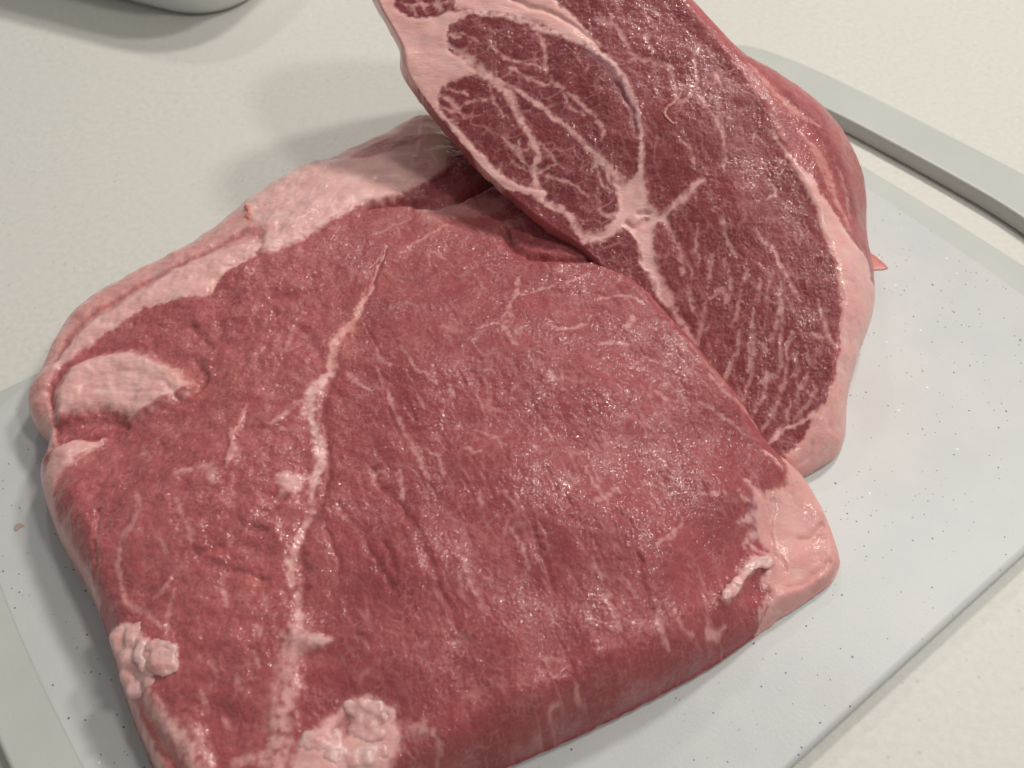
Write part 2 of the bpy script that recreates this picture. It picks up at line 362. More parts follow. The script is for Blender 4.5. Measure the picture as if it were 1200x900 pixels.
SLAB_B_RIM = [(77.9, -79.5, -10.0, 3.0, -22.0), (70.9, -83.5, -10.0, 2.0, -22.0), (64.2, -81.9, -6.0, 2.0, -22.0), (54.3, -70.6, -4.0, 0.0, -30.0), (41.9, -55.0, -4.0, 0.0, -30.0), (26.3, -37.8, -4.0, 0.0, -30.0), (11.9, -19.2, -4.0, 0.0, -28.0), (-1.5, -4.3, -4.0, 2.0, -18.0), (-15.2, 5.5, -4.0, 6.0, -16.0), (-25.6, 14.7, -4.0, 10.0, -20.0), (-38.4, 27.5, -6.0, 14.0, -26.0), (-49.6, 41.1, -8.0, 20.0, -34.0), (-60.6, 55.1, -9.0, 26.0, -45.0), (-70.1, 69.3, -9.0, 28.0, -55.0), (-71.4, 79.2, -9.0, 28.0, -60.0), (-78.3, 93.2, -10.0, 28.0, -70.0), (-83.7, 103.9, -10.0, 28.0, -70.0), (-87.5, 123.9, -10.0, 25.0, -70.0), (-72.8, 142.0, -10.0, 20.0, -75.0), (-29.1, 147.6, -10.0, 15.0, -75.0), (10.7, 131.0, -10.0, 10.0, -75.0), (37.5, 98.6, -9.0, 3.0, -78.0), (47.6, 85.9, -9.0, 3.0, -78.0), (58.8, 75.9, -14.0, 3.0, -78.0), (74.5, 71.7, -26.0, 2.0, -78.0), (91.0, 63.8, -36.0, 2.0, -78.0), (102.4, 51.2, -42.0, 2.0, -78.0), (108.8, 33.8, -46.0, 2.0, -75.0), (107.6, 11.9, -44.0, 2.0, -70.0), (107.5, -5.5, -38.0, 2.0, -60.0), (104.6, -21.1, -32.0, 2.0, -52.0), (95.8, -40.0, -24.0, 2.0, -45.0), (90.7, -54.7, -20.0, 2.0, -38.0), (89.2, -67.2, -18.0, 2.0, -32.0), (84.8, -75.2, -14.0, 2.0, -26.0)]
SLAB_B_SHOULDER = [(71.9, -69.7), (66.1, -75.4), (60.4, -76.8), (53.2, -68.2), (42.3, -54.5), (27.5, -37.8), (13.2, -19.4), (-0.0, -4.1), (-13.5, 5.9), (-24.2, 14.4), (-35.9, 25.3), (-46.0, 37.0), (-56.6, 50.6), (-65.5, 65.0), (-67.1, 74.7), (-73.9, 87.4), (-78.7, 97.4), (-82.3, 115.0), (-69.0, 130.8), (-28.3, 136.3), (7.1, 122.1), (33.4, 93.0), (42.6, 80.7), (52.0, 67.6), (59.7, 55.1), (68.0, 38.5), (74.7, 22.3), (80.3, 4.9), (84.2, -10.6), (85.4, -24.2), (83.2, -39.1), (80.3, -52.3), (77.0, -62.5)]
SLAB_B_HEIGHTS = [(71.9, -69.7, -1.0), (60.4, -76.8, 0.0), (27.5, -37.8, 0.0), (-0.0, -4.1, -1.0), (-13.5, 5.9, -1.0), (-35.9, 25.3, -1.0), (-56.6, 50.6, -1.0), (-65.8, 73.9, -1.0), (-78.7, 97.4, -1.0), (-28.3, 136.3, 0.0), (33.4, 93.0, -1.0), (52.0, 67.6, -2.0), (68.0, 38.5, -2.0), (80.3, 4.9, -2.0), (85.4, -24.2, -1.0), (80.3, -52.3, 0.0), (-40.3, 73.1, 2.0), (-27.5, 49.1, 1.0), (-12.0, 42.1, 1.0), (0.4, 61.7, 3.0), (16.6, 12.4, -2.0), (19.0, 71.3, 1.0), (33.7, 41.0, 3.0), (47.7, 8.6, 3.0), (55.4, -22.4, 2.0), (38.2, -16.1, 1.0), (69.1, -37.5, 1.0), (20.7, -6.6, -1.0)]
SLAB_B_ORIGIN = [26.57, 49.6, 50.0]
SLAB_B_NORMAL = [-0.07168, -0.46369, 0.88309]
SLAB_A_MARKS = [
    ('poly', [(-112.4,108.5),(-96.0,128.5),(-82.1,139.1),(-73.4,143.9),(-61.3,153.7),(-40.8,169.0),(-27.6,132.7),(-26.0,98.0),(-36.7,88.0),(-44.5,80.4),(-56.2,77.5),(-64.2,71.3),(-73.1,61.5),(-83.5,53.3),(-90.7,51.6),(-92.2,60.1),(-96.2,70.4),(-102.1,77.7)], dict(fat=1, soft=2.0, b=0.8, white=0.35)),
    ('poly', [(-66.0,114.1),(-58.0,123.2),(-47.7,127.0),(-37.6,124.6),(-42.3,117.7),(-58.2,110.6)], dict(lean=0.75, soft=2.0, tone=0.5)),
    ('poly', [(-38.3,142.3),(-31.8,141.5),(-24.6,109.8),(-28.3,102.4),(-35.5,119.2)], dict(yellow=0.6, soft=2.0)),
    ('poly', [(-25.8,100.8),(-21.0,104.1),(-9.0,96.9),(-13.7,86.2),(-26.4,79.1),(-36.1,79.1),(-42.6,79.9),(-35.0,88.0)], dict(lean=1, soft=2, tone=-0.15, gloss=0.4)),
    ('line', [(-55.2,76.9,0.99),(-42.5,78.9,1.98),(-31.1,77.6,2.62),(-20.0,81.5,2.64),(-12.1,89.1,2.34),(-4.1,98.9,1.71)], dict(groove=3.5, soft=1.5)),
    ('line', [(-105.8,86.0,2.69),(-119.0,72.2,7.59),(-130.1,61.5,7.53),(-148.8,60.1,7.76),(-161.0,48.7,7.01),(-167.2,30.7,1.92)], dict(fat=0.8, soft=2, white=0.1)),
    ('poly', [(-93.0,59.2),(-108.0,56.7),(-122.0,49.6),(-131.8,40.2),(-142.0,30.5),(-151.6,21.7),(-156.1,12.9),(-158.9,5.4),(-154.7,4.4),(-151.1,9.1),(-143.9,16.2),(-136.2,22.7),(-129.7,28.9),(-117.7,31.2),(-107.2,33.8),(-103.8,42.1),(-92.8,51.2)], dict(fat=1, soft=1.0, b=0.8, white=0.25)),
    ('line', [(-92.8,51.2,0.96),(-103.4,43.7,1.28),(-106.8,33.4,0.95)], dict(groove=0.8, soft=1)),
    ('poly', [(-95.4,81.6),(-113.1,106.4),(-134.7,77.2),(-161.7,53.6),(-170.3,34.0),(-171.7,13.8),(-156.0,2.5),(-151.3,18.5),(-130.7,35.7),(-109.1,52.6),(-92.4,57.2)], dict(fat=0.75, soft=1.5)),
    ('line', [(-93.2,63.7,6.58),(-99.0,66.7,6.66),(-107.0,61.0,4.31),(-116.3,55.4,3.32),(-124.6,49.6,2.98),(-137.9,38.6,3.3),(-149.5,28.8,3.62),(-154.6,18.7,3.59),(-157.5,7.2,2.58)], dict(lean=0.72, soft=1.2, tone=0.15, b=-0.3)),
    ('rim', [(-25.0,190.2),(-102.3,150.7),(-179.4,69.5),(-179.0,17.6),(-162.3,0.9),(-154.6,13.4),(-131.3,38.0),(-95.4,65.1),(-60.2,93.0),(-21.5,117.0)], dict(fat=0.85, soft=1.5, w=5.5, white=0.2)),
    ('rim', [(-163.1,-22.6),(-151.9,-57.5),(-122.2,-79.8),(-111.4,-77.7),(-130.3,-53.0),(-138.9,-33.7)], dict(fat=0.75, soft=1.2, w=3.0)),
    ('poly', [(-166.5,-2.9),(-167.9,7.2),(-160.7,8.4),(-154.5,8.1),(-155.3,0.0),(-153.3,-7.6),(-148.3,-18.3),(-145.6,-27.8),(-155.5,-19.8),(-161.6,-12.9)], dict(fat=0.9, soft=1.0, b=0.6, orange=0.12)),
    ('line', [(-132.2,22.8,5.1),(-141.1,14.9,5.73),(-148.6,8.9,4.46),(-153.5,4.6,3.19),(-155.2,-1.6,2.22),(-152.7,-10.1,1.88),(-147.7,-20.2,1.53)], dict(lean=1, soft=1, groove=1.2, tone=0.25)),
    ('poly', [(-152.7,-5.2),(-150.8,2.6),(-144.5,7.9),(-134.1,11.2),(-123.6,8.3),(-114.3,2.7),(-105.1,-4.3),(-105.7,-9.9),(-111.8,-11.9),(-116.9,-15.0),(-121.7,-17.0),(-127.5,-14.5),(-133.7,-12.5),(-141.0,-12.6),(-145.9,-14.1),(-149.0,-16.2)], dict(fat=1, soft=3.0, b=1.6, white=0.3, gloss=0.25)),
    ('line', [(-104.4,-7.5,1.47),(-112.5,-11.2,1.77),(-120.4,-15.7,1.78),(-125.7,-19.1,1.79),(-131.4,-24.0,1.49)], dict(lean=0.8, soft=1.0, b=1.0)),
    ('line', [(-147.7,-7.7,1.24),(-140.3,-0.5,1.25),(-128.9,0.9,1.23),(-117.5,-2.7,1.2),(-110.4,-7.8,1.18)], dict(groove=0.35, soft=0.8, tone=0.0)),
    ('line', [(-145.1,-6.8,1.24),(-137.3,-2.3,1.24),(-125.9,-1.8,1.22),(-114.8,-5.2,1.19),(-109.5,-9.2,1.18)], dict(groove=0.35, soft=0.8, tone=0.0)),
    ('line', [(-142.5,-5.8,1.24),(-134.2,-4.0,1.23),(-122.8,-4.6,1.21),(-112.1,-7.7,1.18),(-108.6,-10.7,1.17)], dict(groove=0.35, soft=0.8, tone=0.0)),
    ('line', [(-139.9,-4.8,1.24),(-131.2,-5.8,1.22),(-119.6,-7.6,1.2),(-109.6,-10.0,1.18),(-107.7,-12.2,1.17)], dict(groove=0.35, soft=0.8, tone=0.0)),
    ('poly', [(-119.7,6.9),(-109.8,2.3),(-101.4,-5.1),(-102.2,-9.9),(-108.1,-5.1),(-115.3,0.7)], dict(orange=0.45, soft=6.0)),
    ('poly', [(-149.8,-15.9),(-145.3,-14.4),(-133.0,-13.2),(-125.7,-15.7),(-124.1,-19.4),(-127.9,-21.6),(-137.4,-22.6),(-143.5,-24.7),(-147.5,-22.6)], dict(lean=1, soft=0.8, gloss=0.5, b=-2.0, tone=-0.05)),
    ('line', [(-147.9,-25.2,1.52),(-139.7,-23.8,1.5),(-130.4,-22.9,1.19),(-124.1,-19.4,1.19)], dict(groove=1.5, soft=0.8)),
    ('poly', [(-145.6,-26.2),(-134.3,-23.6),(-129.6,-24.5),(-133.7,-30.2),(-138.6,-36.2),(-140.6,-41.3),(-140.9,-47.2),(-138.8,-57.4),(-142.3,-54.4),(-149.7,-40.6),(-149.4,-35.7),(-147.5,-31.1)], dict(fat=0.95, soft=1.8, b=0.7, white=0.15)),
    ('line', [(-133.1,-31.8,2.93),(-137.4,-38.0,3.5),(-138.4,-44.6,3.47)], dict(orange=0.35, soft=2)),
    ('line', [(-142.2,-48.4,0.82),(-137.4,-57.6,2.35),(-127.0,-71.6,0.59)], dict(fat=0.5, soft=2)),
    ('line', [(-105.0,3.6,2.4),(-101.0,-4.1,2.65),(-103.5,-9.0,1.76)], dict(groove=1.4, soft=2.5, tone=-0.3)),
    ('line', [(-109.9,19.2,1.85),(-105.3,14.1,2.13),(-102.0,9.4,1.51)], dict(groove=0.8, soft=2, tone=-0.35)),
    ('line', [(-82.5,24.0,1.52),(-74.2,17.9,1.79),(-67.7,12.8,1.17)], dict(groove=0.6, soft=2, tone=-0.2)),
    ('line', [(-79.4,13.5,0.42),(-75.8,5.5,1.75),(-74.2,17.9,0.31)], dict(fat=0.4, soft=1)),
    ('line', [(-45.3,55.0,0.22),(-48.8,42.1,0.92),(-49.0,34.9,1.21),(-52.0,28.9,0.31)], dict(fat=0.6, groove=1.6, soft=1.0)),
    ('line', [(-51.3,30.9,1.51),(-53.2,21.5,2.37),(-56.5,14.2,4.09),(-59.1,7.3,3.46),(-59.3,-0.2,2.84),(-59.1,-4.6,2.54)], dict(fat=0.95, soft=1.2, b=-0.35, orange=0.15)),
    ('line', [(-53.2,20.7,4.13),(-55.6,9.0,5.2),(-53.0,3.2,3.42)], dict(orange=0.45, soft=3, lean=0.0)),
    ('line', [(-59.3,-4.6,2.26),(-62.7,-9.1,6.16),(-64.0,-17.5,4.7),(-61.3,-26.5,2.44),(-58.3,-35.7,3.2),(-59.1,-42.4,3.17),(-59.6,-48.4,1.31)], dict(fat=1, soft=1.4, b=-0.4, white=0.5)),
    ('line', [(-67.3,-15.7,0.49),(-72.5,-21.4,1.93),(-76.1,-24.3,0.39)], dict(fat=0.6, soft=1.2, white=0.3)),
    ('line', [(-62.5,-25.5,0.38),(-69.1,-26.3,0.82),(-73.3,-25.3,0.19)], dict(fat=0.5, soft=0.8, white=0.3)),
    ('poly', [(-70.4,-44.1),(-68.2,-41.6),(-65.5,-42.7),(-63.8,-41.8),(-62.0,-45.4),(-62.9,-48.6),(-65.8,-49.3),(-68.0,-48.1)], dict(fat=0.9, soft=1.2, white=0.4, b=0.2)),
    ('line', [(-65.3,-43.9,1.59),(-69.7,-43.4,0.53)], dict(fat=0.7, soft=0.8, white=0.3)),
    ('line', [(-63.9,-48.3,1.31),(-62.8,-52.7,0.52)], dict(fat=0.7, soft=0.8, white=0.3)),
    ('line', [(-67.4,-47.5,1.32),(-68.7,-50.5,0.52)], dict(fat=0.7, soft=0.8, white=0.3)),
    ('line', [(-64.1,-43.3,1.32),(-61.0,-43.9,0.79)], dict(fat=0.7, soft=0.8, white=0.3)),
    ('line', [(-59.6,-48.4,0.46),(-58.7,-53.4,1.3),(-60.0,-59.0,1.29),(-61.7,-66.5,1.78),(-62.5,-72.2,2.78),(-60.3,-79.4,1.5),(-57.9,-87.2,1.04)], dict(fat=0.85, soft=1.2, b=-0.3)),
    ('line', [(-57.5,-5.7,1.12),(-59.9,-17.6,1.38),(-57.1,-30.3,1.35),(-55.3,-43.9,1.31),(-56.9,-55.7,1.29),(-60.5,-66.5,1.02),(-57.9,-79.3,1.25)], dict(groove=0.8, soft=1.8)),
    ('line', [(-57.9,-87.7,1.39),(-58.8,-93.8,7.39),(-59.5,-101.7,6.36),(-59.9,-111.8,6.79),(-59.5,-123.4,7.7),(-59.0,-132.5,3.01)], dict(fat=0.82, soft=3.0, b=0.2, white=0.25)),
    ('line', [(-57.8,-92.6,4.93),(-52.9,-94.2,4.41),(-49.2,-93.9,2.44)], dict(fat=0.95, soft=0.8, b=0.8, white=0.4)),
    ('line', [(-88.4,-26.6,0.49),(-84.8,-35.3,1.63),(-86.4,-41.2,0.19)], dict(fat=0.7, soft=0.8, b=0.3, orange=0.15)),
    ('line', [(-84.7,-16.6,0.3),(-86.0,-25.0,1.39),(-86.4,-38.6,0.38)], dict(fat=0.6, soft=0.6, b=0.4, orange=0.2)),
    ('line', [(-101.7,-42.5,0.38),(-91.5,-40.2,2.44),(-88.2,-47.9,0.37)], dict(fat=0.55, soft=1.2, white=0.3)),
    ('line', [(-112.3,-49.1,0.29),(-109.8,-54.9,1.63),(-112.0,-60.3,1.62),(-113.1,-64.6,0.81),(-113.3,-69.5,0.81),(-110.9,-77.7,1.07),(-108.8,-81.3,1.06),(-101.1,-85.4,0.78),(-96.2,-89.8,0.18)], dict(fat=0.48, soft=1.0, white=0.2)),
    ('line', [(-123.7,-53.5,0.84),(-121.6,-61.2,1.1),(-120.7,-69.0,1.09),(-121.1,-73.8,0.82)], dict(groove=0.9, soft=0.8)),
    ('line', [(-122.6,-53.7,0.29),(-120.4,-62.7,0.82),(-119.6,-70.3,0.29)], dict(fat=0.35, soft=0.8)),
    ('line', [(-96.6,-75.7,0.91),(-98.5,-78.9,2.09),(-100.1,-81.6,0.18)], dict(fat=0.55, soft=0.6, b=0.6, orange=0.35)),
    ('line', [(-89.9,-68.4,2.09),(-82.8,-66.4,2.6),(-74.6,-58.4,2.6),(-68.1,-51.3,1.57)], dict(groove=1.2, soft=2, tone=0.25)),
    ('line', [(-85.4,-71.9,1.29),(-78.5,-73.6,1.54),(-69.4,-76.8,1.01)], dict(groove=0.8, soft=1.5, tone=0.1)),
    ('line', [(-75.3,-60.5,1.82),(-71.6,-61.6,1.55)], dict(groove=1.5, soft=1)),
    ('line', [(-91.8,-98.4,0.27),(-95.4,-87.4,0.77),(-94.7,-78.8,0.18)], dict(fat=0.5, soft=0.6)),
    ('line', [(-99.3,-50.9,0.28),(-97.8,-53.2,1.34),(-96.4,-56.1,0.19)], dict(fat=0.5, soft=1.0)),
    ('line', [(-91.9,-42.4,0.28),(-90.3,-45.0,1.34),(-89.0,-47.9,0.19)], dict(fat=0.5, soft=1.0)),
    ('line', [(-116.3,-28.8,0.3),(-114.3,-31.9,1.43),(-112.3,-35.7,0.2)], dict(fat=0.5, soft=1.0)),
    ('line', [(-94.3,-60.6,0.28),(-93.0,-62.7,1.32),(-91.8,-65.2,0.18)], dict(fat=0.5, soft=1.0)),
    ('line', [(-101.6,-64.5,0.28),(-100.3,-66.4,1.32),(-99.2,-68.8,0.18)], dict(fat=0.5, soft=1.0)),
    ('line', [(-81.2,-79.8,0.27),(-79.9,-81.9,1.27),(-78.7,-84.5,0.18)], dict(fat=0.5, soft=1.0)),
    ('line', [(-70.3,-90.1,0.26),(-69.1,-91.9,1.24),(-68.1,-94.2,0.17)], dict(fat=0.5, soft=1.0)),
    ('line', [(-80.7,-99.1,0.26),(-79.5,-100.8,1.25),(-78.6,-102.9,0.17)], dict(fat=0.5, soft=1.0)),
    ('line', [(-73.2,-103.4,0.26),(-72.1,-105.0,1.23),(-71.2,-107.1,0.17)], dict(fat=0.5, soft=1.0)),
    ('line', [(-82.0,-107.5,0.26),(-80.9,-109.0,1.25),(-80.0,-111.1,0.17)], dict(fat=0.5, soft=1.0)),
    ('line', [(-75.6,-113.5,0.26),(-74.5,-115.2,1.24),(-73.5,-117.3,0.17)], dict(fat=0.5, soft=1.0)),
    ('line', [(-69.4,-96.9,0.26),(-68.3,-98.6,1.23),(-67.3,-100.8,0.17)], dict(fat=0.5, soft=1.0)),
    ('line', [(-69.6,-79.9,0.26),(-68.3,-82.0,1.25),(-67.2,-84.6,0.17)], dict(fat=0.5, soft=1.0)),
    ('poly', [(-116.3,-87.7),(-112.0,-87.8),(-105.5,-88.1),(-100.8,-91.8),(-95.2,-94.0),(-90.4,-95.7),(-89.6,-101.9),(-95.7,-103.2),(-97.8,-106.2),(-101.4,-106.1),(-106.5,-102.0),(-111.4,-95.8)], dict(fat=1, soft=0.8, b=1.0, white=0.3)),
    ('line', [(-108.8,-99.1,4.25),(-103.9,-106.9,3.67),(-99.4,-114.4,3.11),(-92.4,-123.3,3.57),(-85.0,-131.9,3.51)], dict(fat=0.95, soft=1, b=1.2)),
    ('line', [(-97.1,-107.7,3.56),(-91.9,-113.6,4.54),(-86.0,-119.0,6.0),(-81.3,-125.6,5.95),(-77.6,-131.7,4.92)], dict(fat=0.9, soft=1, b=1.6, white=0.2)),
    ('line', [(-99.0,-109.2,1.54),(-94.9,-114.7,1.53),(-89.9,-121.0,2.02),(-85.0,-126.4,2.49)], dict(lean=0.6, soft=1, orange=0.5, groove=1.0)),
    ('line', [(-83.7,-115.3,0.52),(-79.5,-120.5,1.98),(-76.3,-125.8,0.69)], dict(fat=0.6, soft=1.5)),
    ('poly', [(-55.6,-127.7),(-54.0,-120.0),(-49.0,-115.4),(-43.3,-109.9),(-37.0,-108.5),(-31.2,-111.0),(-30.2,-114.6),(-28.2,-117.9),(-28.8,-121.7),(-30.4,-126.5),(-32.5,-131.6),(-52.9,-134.2)], dict(fat=0.95, soft=1.6, b=0.4, white=0.15)),
    ('line', [(-30.1,-115.4,0.84),(-26.1,-115.8,3.33),(-22.0,-115.5,2.38),(-19.7,-116.8,0.5)], dict(fat=0.55, soft=2.0)),
    ('line', [(-19.7,-116.8,0.66),(-18.3,-119.2,1.19),(-18.1,-122.3,0.25)], dict(fat=0.5, soft=1.0)),
    ('line', [(-29.0,-119.2,1.19),(-23.7,-117.9,1.9),(-20.4,-117.2,1.42)], dict(purple=0.35, soft=2)),
    ('poly', [(-45.7,-114.8),(-43.0,-112.6),(-40.6,-115.3),(-41.4,-118.3),(-44.6,-119.3),(-47.0,-117.6)], dict(lean=0.55, soft=1.2, b=-1.2)),
    ('poly', [(-35.1,-113.9),(-32.5,-112.6),(-31.7,-114.7),(-33.9,-116.0)], dict(lean=0.8, soft=1.0, b=-1.0)),
    ('line', [(-70.8,-124.9,1.2),(-65.2,-124.1,2.42),(-58.2,-125.2,1.17)], dict(fat=0.7, soft=2)),
    ('poly', [(-54.9,-105.1),(-51.7,-101.0),(-45.6,-100.9),(-40.1,-105.4),(-42.6,-109.5),(-48.5,-113.9),(-52.6,-116.1)], dict(lean=0.9, soft=1.6, tone=-0.25)),
    ('poly', [(89.0,-16.5),(88.6,-28.3),(87.2,-34.4),(83.1,-37.9),(80.5,-40.5),(74.6,-37.7),(75.9,-43.9),(75.4,-51.8),(78.1,-55.1),(81.2,-57.8),(79.0,-61.3),(75.6,-66.6),(78.5,-69.5),(79.4,-74.6),(94.0,-65.6),(100.5,-75.6),(108.7,-60.8),(108.6,-42.7),(105.3,-24.9),(95.9,-14.7)], dict(fat=0.86, soft=1.8, b=0.6, orange=0.04)),
    ('line', [(81.2,-39.3,0.78),(77.0,-38.6,1.11),(73.5,-37.0,0.19)], dict(fat=0.75, soft=1.6, white=0.3)),
    ('line', [(77.8,-45.1,0.87),(73.1,-48.4,1.37),(69.9,-51.1,0.19)], dict(fat=0.75, soft=1.6, white=0.3)),
    ('line', [(76.7,-50.9,0.87),(73.4,-53.9,1.64),(71.4,-57.0,0.29)], dict(fat=0.75, soft=1.6, white=0.3)),
    ('line', [(81.0,-57.2,0.78),(77.2,-57.4,1.38),(74.4,-56.6,0.19)], dict(fat=0.75, soft=1.6, white=0.3)),
    ('line', [(86.4,-29.3,0.8),(83.3,-27.5,1.42),(80.0,-25.8,0.2)], dict(fat=0.75, soft=1.6, white=0.3)),
    ('line', [(78.2,-71.2,0.76),(75.5,-74.7,1.35),(75.0,-77.1,0.28)], dict(fat=0.75, soft=1.6, white=0.3)),
    ('poly', [(82.6,-40.2),(92.0,-36.6),(96.9,-44.2),(91.3,-53.2),(83.1,-51.5)], dict(white=0.3, fat=0.92, soft=6)),
    ('line', [(94.4,-41.6,4.02),(98.3,-48.2,4.01),(99.9,-55.2,3.42)], dict(tone=0, lean=0.12, soft=5)),
    ('line', [(85.8,-62.6,2.77),(93.3,-58.5,2.82),(99.9,-52.3,2.29)], dict(lean=0.12, soft=4)),
    ('rim', [(90,-12),(125,-16),(125,-75),(85,-100),(74,-80),(80.5,-69),(90,-58),(95,-40)], dict(fat=0.84, soft=1.0, w=10)),
    ('line', [(79.7,-60.1,3.31),(74.5,-61.6,4.09),(71.2,-65.0,3.51),(67.7,-69.8,2.66)], dict(fat=1, soft=0.6, b=2.0, white=0.2)),
    ('line', [(68.4,-69.1,1.87),(65.4,-72.9,3.69),(62.3,-75.9,2.87)], dict(fat=1, soft=0.6, b=2.2, white=0.25)),
    ('line', [(70.4,-41.8,0.48),(72.2,-43.5,1.91),(74.0,-43.7,0.48)], dict(fat=0.8, soft=0.5, b=0.8)),
    ('line', [(75.4,-42.7,2.21),(75.1,-47.1,2.75),(76.0,-52.6,2.75)], dict(white=0.6, purple=0.5, soft=1.2)),
    ('line', [(82.9,-41.3,1.12),(81.3,-47.1,1.12),(81.3,-54.5,1.11),(84.0,-61.7,1.11)], dict(groove=0.7, soft=0.8)),
    ('line', [(90.2,-51.6,1.13),(94.8,-49.4,1.14),(99.5,-46.1,0.86)], dict(groove=0.8, soft=0.8)),
    ('line', [(85.0,-67.7,1.1),(92.4,-64.1,1.12),(99.4,-58.1,1.13)], dict(groove=0.7, soft=0.8)),
    ('poly', [(56.8,-83.7),(59.5,-84.0),(62.3,-81.9),(61.1,-85.4),(58.3,-87.4),(56.2,-86.9)], dict(fat=0.7, soft=1)),
    ('line', [(87.1,-15.9,0.72),(77.7,-14.5,1.14),(71.0,-11.0,0.85),(63.9,-3.8,0.2)], dict(fat=0.55, soft=0.9)),
    ('line', [(56.7,10.8,0.2),(61.4,5.5,1.72),(65.5,-1.9,1.14),(69.2,-6.8,0.2)], dict(fat=0.4, soft=1.2)),
    ('line', [(-3.0,62.8,1.9),(-1.1,54.9,2.18),(3.2,49.1,2.46),(11.7,46.2,2.14),(21.3,45.2,1.52),(28.0,46.6,1.22)], dict(groove=2.6, soft=1.3)),
    ('line', [(-1.8,65.5,2.54),(8.9,68.4,4.48),(20.0,66.0,4.48),(26.7,55.5,3.13)], dict(b=1.8, soft=3, tone=0.2)),
    ('poly', [(-35.9,77.1),(-26.4,79.1),(-13.6,82.0),(-0.6,82.9),(-5.3,71.7),(-19.6,69.5),(-32.1,66.7)], dict(fat=0.35, soft=2.5, white=0.2)),
    ('line', [(-32.5,73.7,0.8),(-28.8,75.7,3.26),(-21.5,78.1,0.57)], dict(fat=0.7, soft=1, white=0.2)),
    ('line', [(-24.2,66.6,0.22),(-31.1,60.3,1.27),(-38.1,54.1,0.22)], dict(fat=0.6, soft=0.7)),
    ('line', [(-52.0,60.7,0.34),(-46.1,63.9,0.96),(-38.6,69.9,0.23)], dict(fat=0.4, soft=0.8)),
    ('line', [(-46.6,34.8,5.45),(-37.6,56.3,5.67),(-19.5,67.5,6.41)], dict(orange=0.18, soft=4)),
    ('line', [(-0.2,16.7,0.3),(-1.4,21.1,1.45),(-0.2,25.4,1.17),(1.5,30.6,1.18),(1.8,37.0,0.31)], dict(fat=0.55, soft=0.8)),
    ('line', [(-1.4,19.8,0.4),(-3.6,14.4,1.14),(-0.1,7.5,0.29)], dict(fat=0.55, soft=0.8)),
    ('line', [(1.5,28.4,0.31),(8.5,30.4,0.89),(15.9,33.5,0.21)], dict(fat=0.55, soft=0.8)),
    ('line', [(-11.5,12.2,0.3),(-7.3,14.6,1.43),(-1.6,14.3,0.3)], dict(fat=0.55, soft=0.8)),
    ('line', [(-0.1,6.4,0.84),(1.3,4.8,0.84)], dict(fat=0.55, soft=0.8)),
    ('line', [(-31.8,-31.8,0.37),(-30.4,-33.4,2.11),(-26.4,-34.8,1.31),(-21.8,-37.6,0.36)], dict(fat=0.55, soft=0.8)),
    ('line', [(-30.5,-32.5,0.37),(-37.0,-19.4,0.54),(-44.4,-2.8,0.2)], dict(fat=0.55, soft=0.8)),
    ('line', [(-30.4,-33.4,0.37),(-26.3,-41.2,0.78),(-24.7,-45.5,0.27)], dict(fat=0.55, soft=0.8)),
    ('line', [(-14.1,-35.3,0.36),(-11.4,-37.2,1.03),(-9.6,-36.8,0.27)], dict(fat=0.55, soft=0.8)),
    ('line', [(-22.6,-37.6,0.78),(-19.6,-44.3,0.51)], dict(fat=0.55, soft=0.8)),
    ('line', [(-54.1,-4.0,0.39),(-49.5,-8.7,1.11),(-44.7,-12.4,0.29)], dict(fat=0.55, soft=0.8)),
    ('line', [(-44.7,6.1,0.4),(-43.0,0.4,1.41),(-39.4,-2.3,0.29)], dict(fat=0.55, soft=0.8)),
    ('line', [(-37.1,5.0,0.2),(-33.3,-1.1,0.83),(-29.5,-7.4,0.19)], dict(fat=0.55, soft=0.8)),
    ('line', [(-28.8,-6.4,0.38),(-26.7,-9.1,1.09),(-24.4,-11.3,0.29)], dict(fat=0.55, soft=0.8)),
    ('line', [(-19.7,-13.1,1.08),(-18.8,-15.9,1.08)], dict(fat=0.55, soft=0.8)),
    ('line', [(-29.6,-15.9,0.81),(-26.7,-19.9,0.54)], dict(fat=0.55, soft=0.8)),
    ('line', [(-17.0,-26.9,0.79),(-16.5,-26.3,0.53)], dict(fat=0.55, soft=0.8)),
    ('line', [(-10.9,-27.9,0.46),(-5.1,-31.6,1.04),(-1.4,-35.2,0.27)], dict(fat=0.55, soft=0.8)),
    ('line', [(-33.8,-41.3,0.36),(-32.6,-47.3,0.77),(-31.6,-53.4,0.27)], dict(fat=0.55, soft=0.8)),
    ('line', [(-9.7,-51.6,0.76),(-7.6,-55.4,0.75)], dict(fat=0.55, soft=0.8)),
    ('line', [(-1.7,-51.2,0.75),(0.8,-55.5,0.75)], dict(fat=0.55, soft=0.8)),
    ('line', [(10.6,-27.8,0.53),(12.7,-31.8,0.78)], dict(fat=0.55, soft=0.8)),
    ('line', [(22.0,-41.2,0.45),(23.9,-44.9,1.03),(26.0,-48.6,1.02),(28.5,-54.0,0.18)], dict(fat=0.55, soft=0.8)),
    ('line', [(6.6,-34.1,1.3),(8.4,-37.2,1.03)], dict(fat=0.55, soft=0.8)),
    ('line', [(57.4,-44.0,0.28),(60.4,-45.5,1.06),(65.4,-44.2,0.47)], dict(fat=0.55, soft=0.8)),
    ('line', [(25.3,-52.8,1.51),(29.2,-50.7,1.02)], dict(fat=0.55, soft=0.8)),
    ('line', [(-12.8,-71.9,0.26),(-10.9,-78.9,0.97),(-9.0,-82.1,0.17)], dict(fat=0.55, soft=0.8)),
    ('line', [(0.4,-62.2,0.26),(3.3,-67.0,0.74),(5.3,-72.9,0.26)], dict(fat=0.55, soft=0.8)),
    ('line', [(23.5,-70.4,0.26),(25.2,-73.5,0.99),(25.8,-78.1,0.17)], dict(fat=0.55, soft=0.8)),
